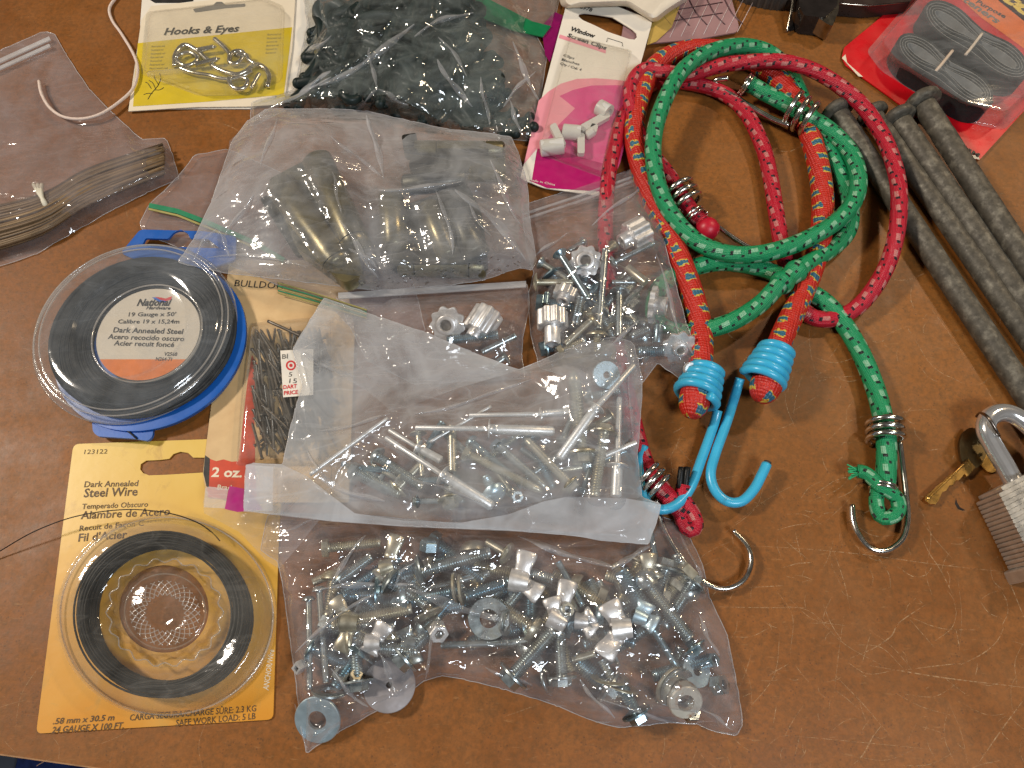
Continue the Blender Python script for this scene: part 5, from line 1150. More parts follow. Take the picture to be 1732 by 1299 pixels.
# ================================================================= bottom bag: bolts, wing nuts, washers
def bag_bottom():
    k = 'T'; X = lambda x, y: (480 + x / 3.418, 900 + y / 3.418); Y = lambda x, y: (840 + x / 3.61, 900 + y / 3.61); bb = " in the bottom bag"
    washer(k, X(200, 1078), 5, 40, .4, (-.12, -.42, .9), "big bluish flat washer in the bottom left corner of the bottom bag", 'washer', .0018)
    washer(k, X(1185, 500), 12, 35, .44, (.05, -.1, 1), "grey flat washer near the middle of the bottom bag", 'zinc', .0018)
    washer(k, X(610, 885), 4, 44, .12, (.1, .1, 1), "largest dull washer lying flat below the left wing nuts", 'dull', .0015)
    bolt(k, X(145, 395), X(150, 910), 9, 8, 10, 'pan', "left one of two upright long screws in the bottom bag", 'zinc')
    bolt(k, X(205, 340), X(245, 870), 11, 9, 10.5, 'pan', "right one of two upright long screws in the bottom bag", 'zinc')
    wingnut(k, X(385, 520), X(290, 385), X(330, 690), 13, 14, 12, "brownish wing nut, leftmost in the bottom bag", 26, (1, .1), 'zincy', 17)
    bolt(k, X(280, 535), X(740, 440), 13, 11, 19, 'none', "thick bolt through the left wing nut" + bb, 'zincy')
    wingnut(k, X(520, 640), X(590, 530), X(490, 700), 14, 17, 13, "wing nut with one bright white wing, right of the left pair" + bb, 28, (1, 0), 'alu', 14)
    bolt(k, X(540, 665), X(770, 690), 12, 9, 20, 'none', "short bolt through the white winged nut" + bb, 'zinc')
    bolt(k, X(320, 280), X(510, 140), 11, 13, 17, 'none', "threaded bolt end slanting up right near the bag's upper left" + bb, 'zinc')
    bolt(k, X(170, 290), X(330, 220), 8, 8, 14, 'none', "dull short stud at the left edge of the bag, upper" + bb, 'zincy')
    wingnut(k, X(600, 200), X(655, 20), X(540, 260), 12, 14, 10, "tan wing standing up under the frosted bag's hem", 24, (1, -.3), 'zincy', 13)
    bolt(k, X(800, 225), X(1195, 115), 12, 12, 21, 'truss', "thick bolt with wide thin head pointing up right" + bb, 'zinc')
    bolt(k, X(1299, 292), X(1050, 372), 11, 12, 20, 'none', "thick threaded bolt running toward the curled wing nut" + bb, 'zincb')
    bolt(k, X(1190, 235), X(830, 330), 7, 6, 12, 'none', "thin bolt lying behind the two thick ones" + bb, 'zinc')
    nut(k, X(840, 110), 12, 17, (.1, .9, .4), "rounded cap nut just under the hem of the frosted bag", 'zincb', .5, 6, True)
    nut(k, X(820, 210), 9, 16, (.8, .3, .5), "hex nut behind the wide headed bolt" + bb, 'zincy')
    bolt(k, X(260, 90), X(560, 60), 10, 8, 16, 'hex', "hex bolt at the bag's top left below the hem" + bb, 'zincy')
    bolt(k, X(1299, 640), X(910, 655), 10, 9, 12.5, 'none', "long thin screw lying level under the grey washer" + bb, 'zinc')
    bolt(k, X(700, 270), X(830, 360), 6, 7, 15, 'none', "stud behind the wide bolt head" + bb, 'zinc')
    wingnut(k, X(730, 640), X(690, 560), X(760, 760), 9, 9, 9, "dull wing nut right of the white one" + bb, 26, (1, .2), 'zinc', 13)
    nut(k, X(885, 560), 13, 17, (.3, -.5, .8), "bright hex nut at the bag's crease in the middle left" + bb, 'alu')
    nut(k, X(112, 770), 8, 11, (-.4, -.3, .8), "little white square nut against the bag's left edge", 'alu', .8, 4)
    nut(k, X(415, 830), 8, 11, (.3, .2, .9), "small gold tinted nut above the largest dull washer", 'zincy')
    nut(k, X(330, 830), 6, 15, (.2, .2, .9), "hex nut between the upright screws and gold tinted nut" , 'zinc')
    washer(k, X(985, 320), 11, 26, .5, (1, .1, .15), "left one of two washers standing on edge near the middle of the bottom bag", 'zincy', .0013)
    washer(k, X(1018, 335), 11, 26, .5, (1, .12, .1), "right one of two washers standing on edge near the middle of the bottom bag", 'zincy', .0013)
    washer(k, X(1280, 520), 11, 22, .5, (.9, -.2, .4), "tilted washer at the right of the grey flat washer", 'zinc', .0016)
    washer(k, X(260, 930), 6, 30, .5, (.1, .9, .3), "washer on edge just above the bluish one", 'zinc', .0013)
    # right half
    wingnut(k, Y(140, 300), Y(190, 120), Y(265, 385), 16, 17, 17, "wing nut with curled wings at the bag's upper middle", 30, (1, .2), 'alu', 18)
    bolt(k, Y(175, 240), Y(340, 285), 14, 12, 17, 'none', "dark short stud inside the curled wing nut" + bb, 'zinc')
    bolt(k, Y(60, 130), Y(-60, 60), 12, 9, 14, 'truss', "bolt with shiny round head left of the curled wing nut" + bb, 'zincy')
    wingnut(k, Y(375, 540), Y(335, 400), Y(440, 300), 16, 18, 17, "wing nut with two upright lavender wings above the crossed bolts" + bb, 28, (.9, .5), 'alu', 17)
    bolt(k, Y(105, 870), Y(350, 600), 12, 15, 23, 'hexw', "thick slanting bolt with flanged head low left under the central wing nut", 'zinc')
    bolt(k, Y(398, 880), Y(385, 610), 12, 14, 19, 'hexw', "thick bolt pointing straight up, hex head and washer at the bottom" + bb, 'zinc')
    bolt(k, Y(375, 180), Y(525, 450), 12, 10, 11, 'none', "slim screw slanting down right from the upper middle" + bb, 'zincb')
    wingnut(k, Y(520, 545), Y(590, 500), Y(600, 610), 12, 13, 13, "small wing nut right of the crossed bolts" + bb, 27, (1, .1), 'alu', 13)
    wingnut(k, Y(765, 590), Y(680, 430), Y(650, 755), 16, 17, 18, "widest wing nut with a pale lower wing, right of centre" + bb, 34, (1, -.1), 'alu', 19)
    wingnut(k, Y(880, 520), Y(920, 430), Y(975, 570), 17, 18, 19, "wing nut with a bright square wing beside the thick blue bolt" + bb, 28, (1, .4), 'washer', 13)
    bolt(k, Y(760, 240), Y(900, 480), 14, 15, 25, 'none', "thick blue bolt with coarse thread at the right" + bb, 'zincb', .0015)
    bolt(k, Y(925, 325), Y(1180, 650), 13, 13, 22, 'cap', "long bolt with rounded cap head slanting down right" + bb, 'zinc')
    bolt(k, Y(1200, 700), Y(1100, 560), 11, 10, 18, 'hexw', "bolt head and flange at the far right edge of the bottom bag", 'zincb')
    bolt(k, Y(960, 600), Y(1150, 900), 14, 12, 12, 'none', "pointed screw slanting down to the rusty nut" + bb, 'zincb', tip=.3)
    wingnut(k, Y(930, 290), Y(925, 130), Y(985, 230), 12, 14, 12, "tan wing nut high at the bag's right under the hem corner", 25, (.5, 1), 'zincy', 14)
    bolt(k, Y(935, -20), Y(1030, 460), 9, 8, 10.5, 'none', "thin blue screw running down from the top right corner" + bb, 'zincb')
    bolt(k, Y(850, 1100), Y(755, 920), 10, 12, 20, 'hexw', "bolt with hex head and bright washer at the bag's bottom edge", 'zincb')
    nut(k, Y(1130, 1000), 10, 29, (.1, -.5, .9), "large rusty stained nut near the bottom right corner", 'rusty', .4, 18)
    washer(k, Y(1060, 930), 11, 34, .5, (.5, -.5, .6), "big washer tilted against the rusty nut", 'zincy', .0016)
    washer(k, Y(1095, 940), 12, 34, .5, (.45, -.5, .65), "second tilted washer nested behind the rusty nut", 'zinc', .0016)
    washer(k, Y(1215, 850), 9, 27, .3, (.4, .1, .9), "mirror bright greenish washer at the right of the pointed screw", 'washer', .0014)
    washer(k, Y(690, 895), 10, 33, .6, (.1, .9, .35), "upper one of two thin gold rings near the bag's bottom", 'zincy', .0007)
    washer(k, Y(750, 940), 9, 33, .6, (.3, .9, .3), "lower one of two thin gold rings near the bag's bottom", 'zincy', .0007)
    bolt(k, Y(600, 740), Y(460, 780), 9, 8, 12, 'none', "short screw left of the widest wing nut's lower wing" + bb, 'zincy')
    bolt(k, Y(640, 780), Y(760, 1000), 8, 8, 15, 'none', "dull stud below the widest wing nut" + bb, 'zinc')
    bolt(k, Y(620, 300), Y(700, 480), 6, 6, 14, 'none', "shadowed stud left of the thick blue bolt" + bb, 'zinc')
    nut(k, Y(1300, 790), 8, 12, (.4, .2, .9), "small hex nut close to the bag's right edge", 'zincb')
    nut(k, Y(1330, 940), 7, 17, (.6, .1, .7), "hex nut low at the right corner of the bag", 'zinc')
    nut(k, Y(1180, 1120), 6, 15, (.1, .3, .9), "dull nut below the rusty stained nut", 'zinc')
    nut(k, Y(420, 480), 17, 12, (.3, .1, .9), "small round nut on top of the central wing nut", 'zinc', .5, 16)
    washer(k, Y(300, 900), 6, 24, .5, (.9, .2, .4), "washer on edge between the two flanged bolt heads", 'zinc', .0013)
    bolt(k, Y(20, 690), Y(230, 650), 7, 9, 12, 'none', "horizontal screw end left of the crossed bolts" + bb, 'zinc')
    filler(k, [(510, 960), (600, 910), (900, 930), (1090, 950), (1140, 900), (1200, 1080), (1215, 1190), (1040, 1190), (850, 1110), (700, 1110), (620, 1150), (530, 1180)], 58, 3.5, 9, 62, "dim bolt buried at the bottom of the bottom bag", (18, 25), (60, 115))
    ol = [(452, 872), (480, 868), (620, 872), (900, 898), (1050, 905), (1092, 890), (1112, 872), (1142, 880), (1170, 915), (1190, 960), (1200, 1010), (1232, 1080), (1252, 1190), (1256, 1226), (1246, 1244), (1205, 1236), (1180, 1225), (1130, 1222), (1050, 1231), (1010, 1222), (940, 1193), (850, 1165), (790, 1150), (745, 1143), (715, 1152), (690, 1175), (640, 1200), (570, 1240), (518, 1274), (505, 1190), (490, 1080), (480, 1000), (470, 950), (440, 930)]
    root, f = bag("zip_bag", "large clear bag of wing nuts, bolts and washers at the bottom of the photo", k, ol, M_['film'], M_['filmb'], .3, 6.5, .55, 1.7, 2.2, 3.6, 23,
                  [((535, 998), (800, 1020), 2.6, 12), ((500, 1110), (640, 1005), 2., 10), ((800, 1020), (860, 1050), 2., 8), ((720, 1150), (745, 1040), 2., 8), ((560, 1140), (620, 1190), 1.6, 6), ((640, 1110), (675, 1180), 1.6, 6), ((880, 912), (1035, 962), 2.4, 8), ((1035, 962), (1100, 930), 2.0, 8), ((1140, 890), (1245, 1220), 1.6, 8), ((700, 1150), (1030, 1215), 1.2, 14), ((1000, 1150), (1090, 1100), 1.2, 6)])
    folds(root, f, [((528, 1000), (700, 990), 13), ((690, 996), (850, 1050), 22), ((500, 1105), (650, 1000), 9), ((720, 1150), (742, 1045), 8), ((560, 1130), (622, 1196), 13), ((640, 1105), (672, 1185), 14), ((875, 908), (1040, 962), 16), ((1036, 964), (1100, 926), 14), ((1150, 900), (1195, 1010), 8), ((1180, 1040), (1215, 1110), 10), ((980, 1150), (1040, 1215), 10), ((1010, 1180), (1180, 1225), 8), ((620, 905), (560, 990), 10), ((480, 900), (560, 870), 8), ((500, 1190), (520, 1265), 7), ((1190, 1200), (1240, 1235), 8), ((820, 1130), (900, 1160), 9), ((700, 950), (660, 1000), 7)], M_['fold'], 3)
    # zip end of the bag reaching over the yellow card
    def fh(Xa, Ya): return np.full(len(Xa), 15.0) - np.clip((Ya - 850) / 100, 0, 1) * 3
    sheet("zip_end", [(348, 828), (352, 822), (384, 826), (420, 832), (480, 866), (540, 880), (500, 930), (472, 962), (450, 948), (405, 900), (345, 868), (343, 850)], fh, M_['film'], root, 4.5, 6, .8)
    sheet("white_tab", [(347, 826), (352, 823), (386, 827), (381, 860), (345, 858)], 15.6, M_['zipc'], root, 5, 8, .1)
    mg = mat("magenta_strip", (.40, .004, .16), .35)
    sheet("magenta_strip", [(388, 822), (420, 828), (445, 862), (402, 866), (380, 861)], 15.9, mg, root, 6, 8, .1)
bag_bottom()

# ================================================================= frosted bag of rivets and screws
def bag_frost():
    k = 'M'; X = lambda x, y: (620 + x / 3.464, 600 + y / 3.464); bb = " in the frosted screws bag"
    Z = 24
    bolt(k, X(1262, 575), X(1210, 80), Z - 1, Z + 1, 19, 'hexw', "lag screw pointing straight up, tip near the bag's top edge" + bb, 'zincy', .0017, .14)
    rivet(k, X(1570, 60), X(1345, 310), X(1128, 610), Z + 4, Z + 3, 10, 17, "bright pop rivet slanting up right across the lag screw" + bb)
    rivet(k, X(600, 355), X(1020, 348), X(1190, 330), Z + 2, Z, 8, 12, "upper level pop rivet with its thin pin pointing left" + bb)
    rivet(k, X(285, 427), X(718, 435), X(1102, 448), Z + 2, Z + 2, 9, 17, "long pop rivet lying level across the middle" + bb)
    rivet(k, X(110, 485), X(448, 705), X(742, 892), Z + 1, Z + 3, 9, 19, "long bright pop rivet slanting down right" + bb)
    rivet(k, X(130, 440), X(300, 545), X(440, 620), Z - 2, Z - 2, 8, 15, "shorter pop rivet lying behind the long slanting one" + bb)
    bolt(k, X(600, 585), X(1035, 805), Z, Z, 12, 'hex', "hex head screw slanting down right, left of centre" + bb, 'zincy', .0014, .08)
    bolt(k, X(1190, 755), X(925, 485), Z + 1, Z, 13, 'hexw', "hex flange screw, head lower right, point up left" + bb, 'zincy', .0014, .08)
    bolt(k, X(1390, 460), X(1335, 830), Z + 2, Z, 15, 'hexw', "hex head screw standing upright right of the bright rivet" + bb, 'zincy', .0014)
    rivet(k, X(1480, 250), X(1470, 650), X(1460, 835), Z, Z, 10, 19, "upright pop rivet nearest the bag's right seam" + bb)
    bolt(k, X(1400, 590), X(1580, 515), Z, Z + 1, 8, 'none', "short ribbed pin against the bag's right seam" + bb, 'alus')
    bolt(k, X(775, 540), X(1060, 785), Z - 2, Z - 2, 12, 'hexw', "dull hex head screw behind, sloping down right" + bb, 'zinc', .0014, .1)
    bolt(k, X(745, 800), X(700, 720), Z, Z - 3, 14, 'pan', "teal tinted dome head screw near the folded hem" + bb, 'washer', hs=1.25)
    nut(k, X(872, 830), Z - 2, 11, (.3, -.3, .9), "small nut right of the dome head, at the folded hem" + bb, 'zinc', .6, 6)
    bolt(k, X(490, 850), X(480, 760), Z - 1, Z - 3, 14, 'hexw', "hex head showing near the bag's lower left" + bb, 'zincy')
    bolt(k, X(505, 690), X(500, 420), Z - 4, Z - 4, 14, 'none', "dull upright screw shank in the left shadow" + bb, 'zincy', .0014)
    tag(tube("rivet_pin", pxpath([(656, 707, Z), (590, 755, Z), (524, 803, Z)], 0), R(590, 755, Z, 3.4), M_['alus'], None, 10), "thin bare rivet pin slanting down left through the glare", "rivet pin", HW); seg_anchor(k, (656, 707), (524, 803), Z, Z, 4, 2)
    tag(tube("rivet_pin", pxpath([(727, 748, Z - 3), (780, 717, Z - 2), (831, 687, Z - 2)], 0), R(780, 717, Z, 3.0), M_['alus'], None, 10), "thin bare pin crossing under the level rivets, pointing up right", "rivet pin", HW)
    bolt(k, X(1310, 600), X(1290, 640), Z - 3, Z - 3, 12, 'hex', "hex head below the bright slanting rivet" + bb, 'zinc')
    bolt(k, X(70, 600), X(330, 780), Z - 4, Z - 4, 14, 'pan', "buried screw under the crinkled glare at the left" + bb, 'zinc')
    bolt(k, X(-60, 690), X(200, 820), Z - 5, Z - 5, 14, 'hex', "lowest buried screw under the glare at the left" + bb, 'zinc')
    washer(k, X(1400, 120), Z - 4, 24, .25, (.2, -.3, .9), "pale washer blurred inside the bag's bulging upper right corner", 'washer', .002)
    filler(k, [(560, 760), (640, 710), (900, 720), (1050, 640), (1070, 830), (900, 860), (620, 850)], 22, 17, 20, 63, "dim screw buried at the back of the frosted screws bag", (9, 14))
    anchor(k, [(1022, 632, Z + 8, 16)])
    def base(Xa, Ya): return 14 + 2.5 * np.clip((Ya - 700) / 150, 0, 1) - 4 * np.clip((560 - Ya) / 60, 0, 1)
    ol = [(548, 503), (640, 536), (720, 562), (800, 596), (878, 626), (940, 598), (1000, 576), (1040, 570), (1072, 580), (1086, 640), (1084, 700), (1078, 770), (1086, 842), (1118, 853), (1110, 885), (1096, 921), (1020, 914), (960, 905), (860, 896), (700, 890), (560, 880), (412, 863), (416, 786), (430, 783), (478, 786), (488, 735), (500, 690), (512, 655), (495, 590)]
    root, f = bag("frosted_bag", "frosted bag of rivets and screws lying across the middle of the pile", k, ol, M_['milk'], M_['milkb'], base, 2.0, .5, 1.1, .9, 4.0, 24,
                  [((495, 585), (620, 655), 2., 9), ((670, 690), (880, 628), 2.2, 10), ((600, 770), (760, 850), 1.6, 8), ((560, 740), (700, 790), 1.6, 8), ((1060, 600), (1070, 840), 1.4, 6), ((480, 790), (590, 860), 2.2, 9), ((860, 600), (640, 700), 1.4, 8), ((690, 560), (660, 690), 1.0, 8)])
    folds(root, f, [((495, 588), (600, 640), 12), ((520, 790), (650, 850), 16), ((600, 730), (700, 780), 14), ((540, 730), (660, 700), 9), ((700, 810), (820, 850), 10), ((1062, 600), (1072, 760), 7), ((900, 640), (700, 700), 9), ((560, 820), (520, 760), 8)], M_['fold'], 5)
    def fl(Xa, Ya): return 25 + 0 * Xa
    sheet("upper_fold", [(548, 503), (640, 536), (720, 562), (800, 596), (878, 626), (780, 655), (664, 697), (620, 660), (495, 590)], lambda Xa, Ya: 21 + 2 * np.sin(Xa / 60), M_['frost'], root, 5, 31, .8)
    sheet("folded_hem", [(416, 786), (430, 783), (478, 786), (520, 806), (560, 838), (600, 868), (680, 880), (780, 884), (860, 870), (920, 848), (960, 840), (1060, 843), (1118, 853), (1110, 885), (1096, 921), (1020, 914), (960, 905), (860, 898), (700, 892), (560, 882), (412, 865)], lambda Xa, Ya: 26.5 + .8 * np.sin(Xa / 45), M_['frost2'], root, 4.5, 32, .3)
    sheet("hem_end", [(416, 786), (462, 789), (461, 864), (412, 865)], 28, M_['frost2'], root, 5, 33, .1)
bag_frost()

# ================================================================= frosted bag of brass latches
def bag_latch():
    k = 'L'; X = lambda x, y: (300 + x / 2.794, 160 + y / 2.794)
    def barrel(root, a, b, ha, hb, rpx, m='brass', name='barrel', gaps=()):
        A, B = P(*a, ha), P(*b, hb); r = R(*a, ha, rpx); L = (B - A).length
        pr = [(0, r * .5), (.0008, r * .85), (.002, r)]
        for t in gaps: pr += [(L * t - .0004, r), (L * t, r * .86), (L * t + .0004, r)]
        pr += [(L - .002, r), (L - .0008, r * .85), (L, r * .5)]
        lathe_geo(G(), A, B, pr, 28).build(name, M_[m], root, True, ang=50); seg_anchor(k, a, b, ha, hb, rpx * .8, r * 1000 + .6)
    lab = "tarnished brass latch with twin rounded barrels, leaning left"
    t = thing("latch", P(530, 380), lab + " in the bag", "latch", "brass latches in the frosted bag")
    barrel(t, X(480, 420), X(775, 820), 24, 18, 27, 'brass', gaps=(.93,)); barrel(t, X(655, 300), X(855, 740), 25, 20, 26, 'brass', gaps=(.9,)); 
    slab("plate", [rounded([X(430, 400), X(660, 280), X(740, 350), X(880, 850), X(790, 890), X(560, 720)], 8)], 12, 22.5, M_['brass'], t)
    slab("side_flange", [rounded([X(388, 490), X(440, 470), X(620, 760), X(560, 760)], 6)], 12, 15, M_['brassd'], t); seg_anchor(k, X(640, 360), X(700, 700), 22, 20, 20, 2)
    t = thing("latch", P(780, 245), "brass latch with a slotted barrel lying level at the top right of the bag", "latch", "brass latches in the frosted bag")
    barrel(t, X(1120, 262), X(1550, 266), 14, 14, 16, 'brass', gaps=(.02, .25, .78)); 
    slab("slot_frame", [rounded([X(1228, 225), X(1470, 225), X(1470, 285), X(1228, 285)], 2)], 18, 19.2, M_['brassd'], t)
    slab("round_plate", [ell(*X(1240, 330), 52, 27, 40)], 13, 17.5, M_['brassd'], t); anchor(k, [(*X(1240, 330), 18.5, 30)])
    slab("end_plate", [rounded([X(1360, 262), X(1550, 262), X(1550, 400), X(1360, 400)], 5)], 11, 14, M_['brass'], t)
    slab("dark_throat", [rounded([X(1060, 190), X(1130, 180), X(1130, 280), X(1070, 270)], 5)], 12, 19, M_['brassd'], t)
    t = thing("latch", P(740, 440), "dark brass latch with a level barrel along its lower side, lower right", "latch", "brass latches in the frosted bag")
    barrel(t, X(1040, 805), X(1465, 815), 15, 15, 20, 'brass', gaps=(.2, .8))
    slab("plate", [rounded([X(960, 560), X(1370, 420), X(1440, 560), X(1470, 800), X(1000, 800)], 12)], 12, 22, M_['brassd'], t); anchor(k, [(*X(1200, 600), 23, 45), (*X(1100, 700), 23, 30), (*X(1330, 680), 23, 30)])
    barrel(t, X(1060, 430), X(1370, 400), 22, 22, 18, 'brassd', name='upper_barrel')
    t = thing("latch", P(670, 380), "narrow bronze bolt standing upright between the larger latches", "latch", "brass latches in the frosted bag")
    barrel(t, X(1010, 470), X(1030, 740), 23, 22, 22, 'brass'); slab("knob", [ell(*X(1040, 570), 17, 12, 24)], 24, 28, M_['brassd'], t)
    t = thing("latch", P(760, 400), "ribbed dull latch bar slanting beneath the right folds of the bag", "latch", "brass latches in the frosted bag")
    barrel(t, X(1290, 520), X(1420, 770), 22, 21, 24, 'brassd'); barrel(t, X(1180, 520), X(1290, 780), 22, 21, 20, 'brass', name='rib')
    def base(Xa, Ya): return 11.5 - 4 * np.clip((Xa - 820) / 80, 0, 1) + 6.5 * np.clip((440 - Xa) / 140, 0, 1) * np.clip((Ya - 340) / 60, 0, 1)
    ol = [(450, 184), (560, 184), (622, 188), (700, 206), (760, 219), (820, 224), (866, 232), (878, 262), (892, 310), (896, 370), (908, 440), (900, 458), (880, 452), (850, 462), (818, 474), (760, 482), (640, 491), (560, 483), (500, 475), (440, 468), (380, 462), (300, 444), (330, 400), (358, 340), (378, 280), (392, 238), (418, 205)]
    root, f = bag("frosted_bag", "frosted bag of tarnished brass latches left of the pink card", k, ol, M_['frost'], M_['frostb'], base, 3.0, .5, 1.35, 1.3, 4.0, 25,
                  [((300, 444), (420, 300), 1.5, 14), ((355, 390), (380, 430), 2.5, 12), ((620, 190), (640, 300), 2., 10), ((640, 300), (470, 200), 1.5, 12), ((560, 300), (660, 480), 1.6, 7), ((540, 440), (600, 480), 1.8, 7), ((735, 320), (780, 450), 2., 6), ((760, 320), (900, 440), 1.8, 9), ((820, 400), (880, 400), 1.2, 6), ((650, 330), (790, 305), 2., 7), ((340, 440), (600, 460), 1.4, 8), ((460, 250), (520, 300), 1.2, 8)])
    folds(root, f, [((325, 440), (365, 385), 10), ((368, 388), (388, 435), 9), ((350, 436), (520, 452), 8), ((620, 192), (650, 300), 14), ((650, 300), (560, 230), 9), ((560, 290), (575, 360), 8), ((575, 370), (640, 470), 12), ((735, 320), (765, 430), 9), ((770, 320), (890, 440), 18), ((640, 320), (780, 305), 12), ((430, 330), (380, 400), 9), ((590, 420), (640, 455), 10), ((830, 270), (880, 380), 12), ((470, 200), (440, 280), 10), ((790, 340), (830, 400), 7)], M_['fold'], 7)
    sheet("left_flap", [(388, 238), (425, 205), (452, 184), (470, 200), (430, 240), (405, 290), (378, 330), (384, 280)], 15, M_['film'], root, 5, 41, .9)
bag_latch()

# ================================================================= big clear bag of dark coated hooks, top
def bag_dark():
    k = 'K'; rs = random.Random(17)
    dk = mat("dark_green_rubber", (.006, .014, .013), .5, var=.4, vscale=90, spec=.35)
    ol = [(505, -60), (870, -60), (950, -20), (935, 50), (905, 55), (925, 95), (912, 180), (906, 238), (866, 236), (760, 222), (620, 192), (480, 188), (424, 215), (425, 172), (497, 152), (508, 100), (520, 40)]
    poly = [(525, 10), (560, -10), (800, -40), (825, 60), (850, 120), (850, 226), (700, 208), (600, 192), (500, 190), (455, 184), (500, 150), (515, 90)]
    def inside(x, y):
        c = False; n = len(poly)
        for i in range(n):
            (ax, ay), (bx, by) = poly[i], poly[(i + 1) % n]
            if (ay > y) != (by > y) and x < (bx - ax) * (y - ay) / (by - ay) + ax: c = not c
        return c
    cnt = 0
    while cnt < 215:
        x, y = rs.uniform(480, 840), rs.uniform(-40, 215)
        if not inside(x, y): continue
        ed = min(1, .25 + (1 - abs(x - 670) / 200)); h = rs.uniform(4, 6 + 15 * max(0, ed)) if y < 150 else rs.uniform(3.5, 5.5); a = math.radians(rs.gauss(-50, 30)) if rs.random() < .7 else rs.uniform(0, 3.1); L = rs.uniform(30, 62); c, s = math.cos(a), math.sin(a)
        t = thing("coated_hook", P(x, y, 4), "dark green coated hook heaped with the others in the big clear top bag", "hook", "dark coated hooks in the top bag")
        bend = rs.uniform(8, 16) * rs.choice((-1, 1)); pts = [(x - c * L / 2, y - s * L / 2, h), (x - s * bend * .2, y + c * bend * .2, h + 1.5), (x + c * L / 2, y + s * L / 2, h), (x + c * L * .62 - s * bend, y + s * L * .62 + c * bend, h + 1), (x + c * L * .4 - s * bend * 1.8, y + s * L * .4 + c * bend * 1.8, h + 1)]
        if not all(inside(q[0], q[1]) for q in pts): bpy.data.objects.remove(t); continue
        r = R(x, y, h, rs.uniform(6.5, 9.5)); tube("rod", pxpath(pts), r, dk, t, 10, step=.0018)
        for q in (pts[0], pts[-1]):
            A = P(*q); g = G(); lathe_geo(g, A - Vector((0, 0, r * 1.05)), A + Vector((0, 0, r)), [(r * 1.05 * (1 - math.cos(u)), r * 1.05 * math.sin(u) + 1e-5) for u in [math.pi * i / 8 for i in range(9)]], 12, Vector((0, 1, 0))); g.build("ball_tip", dk, t)
        anchor(k, [(x, y, h + 4.5, 26)]); cnt += 1
    for i, (x, y) in enumerate(((882, 212), (896, 198), (868, 190), (858, 158), (792, 105), (812, 78), (850, 205), (903, 215), (872, 226), (845, 175), (815, 60), (800, 130))):
        t = thing("coated_hook", P(x, y, 3), "dark green ball ended hook spilling to the right side of the top bag", "hook", "ball ended hooks at the right of the top bag")
        q = P(x, y, 7); r = R(x, y, 7, 9); lathe_geo(G(), q - Vector((0, 0, r)), q + Vector((0, 0, r)), [(r * (1 - math.cos(u)), r * math.sin(u) + 1e-5) for u in [math.pi * j / 8 for j in range(9)]], 14, Vector((0, 1, 0))).build("ball_tip", dk, t)
        tube("rod", pxpath([(x, y, 7), (x - 14, y + 8 - i, 6), (x - 30, y + 4, 5)]), R(x, y, 6, 6), dk, t, 10); anchor(k, [(x, y, 11, 6)])
    tag(tube("cable_loop", pxpath([(640, 78, 17), (600, 62, 16), (565, 48, 15), (540, 30, 15), (536, 14, 15), (548, 4, 15), (570, 8, 15), (595, 28, 16), (620, 55, 17), (640, 78, 17)]), R(580, 30, 20, 8), mat("grey_rubber", (.05, .062, .062), .5), None, 12), "grey rubber cable loop at the top left of the big clear bag", "cable loop")
    # green and magenta zip strips of a bag beneath
    gm = mat("green_strip", (.005, .16, .055), .35, var=.15); mg = mat("deep_magenta_strip", (.22, .003, .09), .3)
    tag(slab("zip_strip", [[(800, -4), (830, 0), (900, 36), (932, 44), (918, 62), (870, 52), (815, 30)]], 4, 4.8, gm), "dark green zip strip under the big clear top bag", "zip strip")
    tag(slab("magenta_strip", [[(920, 40), (938, 20), (962, 30), (950, 60), (930, 105), (922, 92), (918, 62)]], 3, 3.6, mg), "deep magenta strip between the top bag and the pink clip card", "zip strip")
    anchor(k, [(x, y, 22, 16) for x, y in ((640, 78), (600, 62), (565, 48), (545, 25), (570, 15))])
    root, f = bag("clear_bag", "big clear crumpled bag full of dark green coated hooks at the top", k, ol, M_['filmk'], M_['filmb'], 1.5, 2.5, .6, 1.7, 2.3, 3.8, 26,
                  [((480, 180), (700, 40), 3.0, 13), ((620, 80), (640, 160), 3, 9), ((640, 160), (700, 190), 2.5, 8), ((740, 62), (790, 130), 2.5, 6), ((812, 130), (828, 215), 2.5, 6), ((500, 90), (600, 70), 2., 10), ((560, 130), (520, 170), 2., 8), ((880, 110), (915, 100), 2., 8), ((840, 130), (905, 230), 1.8, 7), ((870, 60), (915, 180), 1.6, 8)])
    folds(root, f, [((430, 200), (560, 130), 12), ((540, 145), (700, 40), 17), ((625, 80), (640, 150), 9), ((640, 150), (600, 190), 9), ((640, 150), (690, 178), 12), ((742, 62), (790, 128), 8), ((812, 130), (828, 212), 8), ((505, 95), (560, 60), 10), ((700, 60), (800, 20), 12), ((868, 70), (912, 170), 12), ((850, 180), (905, 120), 8), ((880, 230), (860, 170), 10), ((740, 100), (800, 180), 14), ((560, 120), (500, 160), 12)], M_['fold'], 9)
M_['filmk'] = film("crumpled_film", .12, .13, (.56, .64, .62), gloss=.07, rough=.10, bumps=1.3, wr=26, cloud=24)
bag_dark()

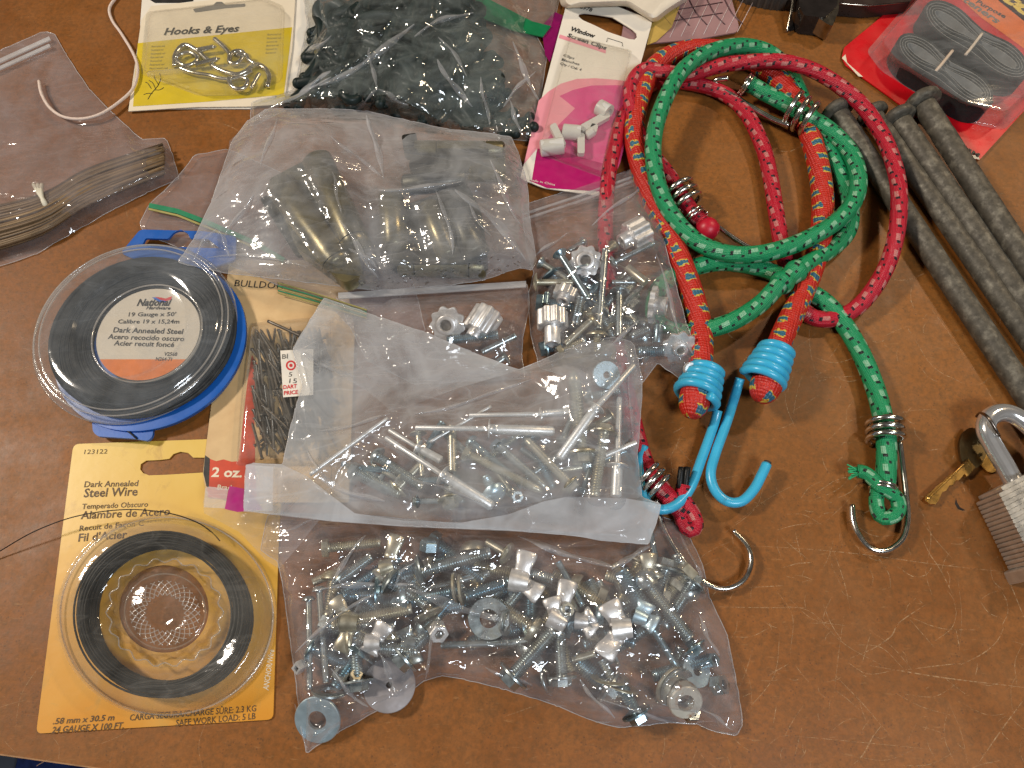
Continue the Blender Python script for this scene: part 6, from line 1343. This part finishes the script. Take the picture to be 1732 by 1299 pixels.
# ================================================================= left zip bag with bundled strips, and the flat green-zip bag
def bag_left():
    k = 'N'
    t = thing("strip_bundle", P(130, 320, 1), "bundle of thin brown strips tied with a white twist inside the left zip bag", "strip bundle")
    rs = random.Random(8); bm = [mat(f"brown_strip_{c}", c3, .5, .1, var=.25, vscale=60) for c, c3 in enumerate(((.16, .10, .05), (.22, .145, .075), (.08, .05, .028)))]
    for i in range(46):
        v = (i % 23) / 22 ; lay = i // 23
        y0 = 338 + 72 * v + rs.uniform(-2, 2); y1 = 243 + 46 * v + rs.uniform(-3, 3); h0 = 3 + 4 * lay + 3.0 * math.sin(math.pi * v) + rs.uniform(-.5, .5)
        xe = 276 + rs.uniform(-12, 14)
        pts = [(-40, y0 + 20, h0), (70, y0 - 12 + (v - .5) * -8, h0 + 1), (150, (y0 + y1) / 2 - 4, h0), (min(xe, 278), y1 + 3, h0 - 1)]
        tube("strip", pxpath(pts), R(100, 330, 5, rs.uniform(4.5, 6.5)) / 2, bm[i % 3], t, 6, step=.006)
    anchor(k, [(x, 345 - (x - 20) * .32 + dy, 11 - (x > 240) * 3, 12) for x in range(-10, 290, 14) for dy in (-22, 0, 20)])
    wt = mat("white_twist", (.66, .62, .50), .5)
    for dx in (-7, 0, 7):
        tube("tie", pxpath([(64 + dx, 312, 8), (67 + dx * .4, 325, 12), (76 - dx * .2, 345, 12), (80 + dx * .8, 356, 8)]), R(70, 335, 10, 3.2), wt, t, 8)
    ol = [(-60, 108), (0, 85), (74, 53), (92, 58), (112, 92), (150, 150), (195, 195), (240, 236), (280, 234), (290, 256), (303, 303), (250, 325), (190, 355), (120, 395), (60, 430), (-60, 470)]
    root, f = bag("zip_bag", "clear zip bag with a bundle of brown strips at the left edge", k, ol, M_['mauve'], M_['filmb'], .3, 1.2, .6, 1.1, .45, 5, 27, [((60, 320), (300, 260), 1.5, 10), ((0, 400), (280, 300), 1.2, 10), ((100, 170), (180, 230), .8, 12)], group=None)
    for o_, w_ in ((14, 6), (26, 5)): zipline([(-60, 108 + o_ + 6), (0, 84 + o_ + 4), (84, 50 + o_)], w_, M_['zipc'], root, 2.6, ht=.9)
bag_left()
def bag_flat():
    gz = mat("green_zip", (.02, .22, .10), .4); yz = mat("yellow_zip", (.36, .31, .10), .4)
    ol = [(330, 262), (388, 252), (560, 330), (700, 480), (720, 560), (600, 560), (560, 520), (420, 460), (250, 400), (236, 380), (252, 346), (300, 300)]
    root, f = bag("zip_bag", "flat empty clear bag with a green zip peeping out left of the latch bag", 'G', ol, M_['mauve'], M_['filmb'], 2.2, .8, .5, .5, .3, 7, 28, [((340, 290), (380, 330), 1, 8)], group=None)
    zipline([(252, 347), (300, 357), (350, 376), (430, 410), (480, 440)], 8, gz, root, 4.6, "green_zip", .8); zipline([(251, 353), (300, 364), (350, 384), (430, 418)], 3, yz, root, 4.8, "yellow_edge", .8)
    for i, (dy, m) in enumerate(((0, yz), (5, gz), (9, yz), (13, gz), (17, yz))): zipline([(470, 478 + dy), (520, 492 + dy), (570, 508 + dy * .9), (620, 524 + dy * .8)], 1.8, m, root, 4.2 + i * .1, "zip_ridge", .8)
bag_flat()
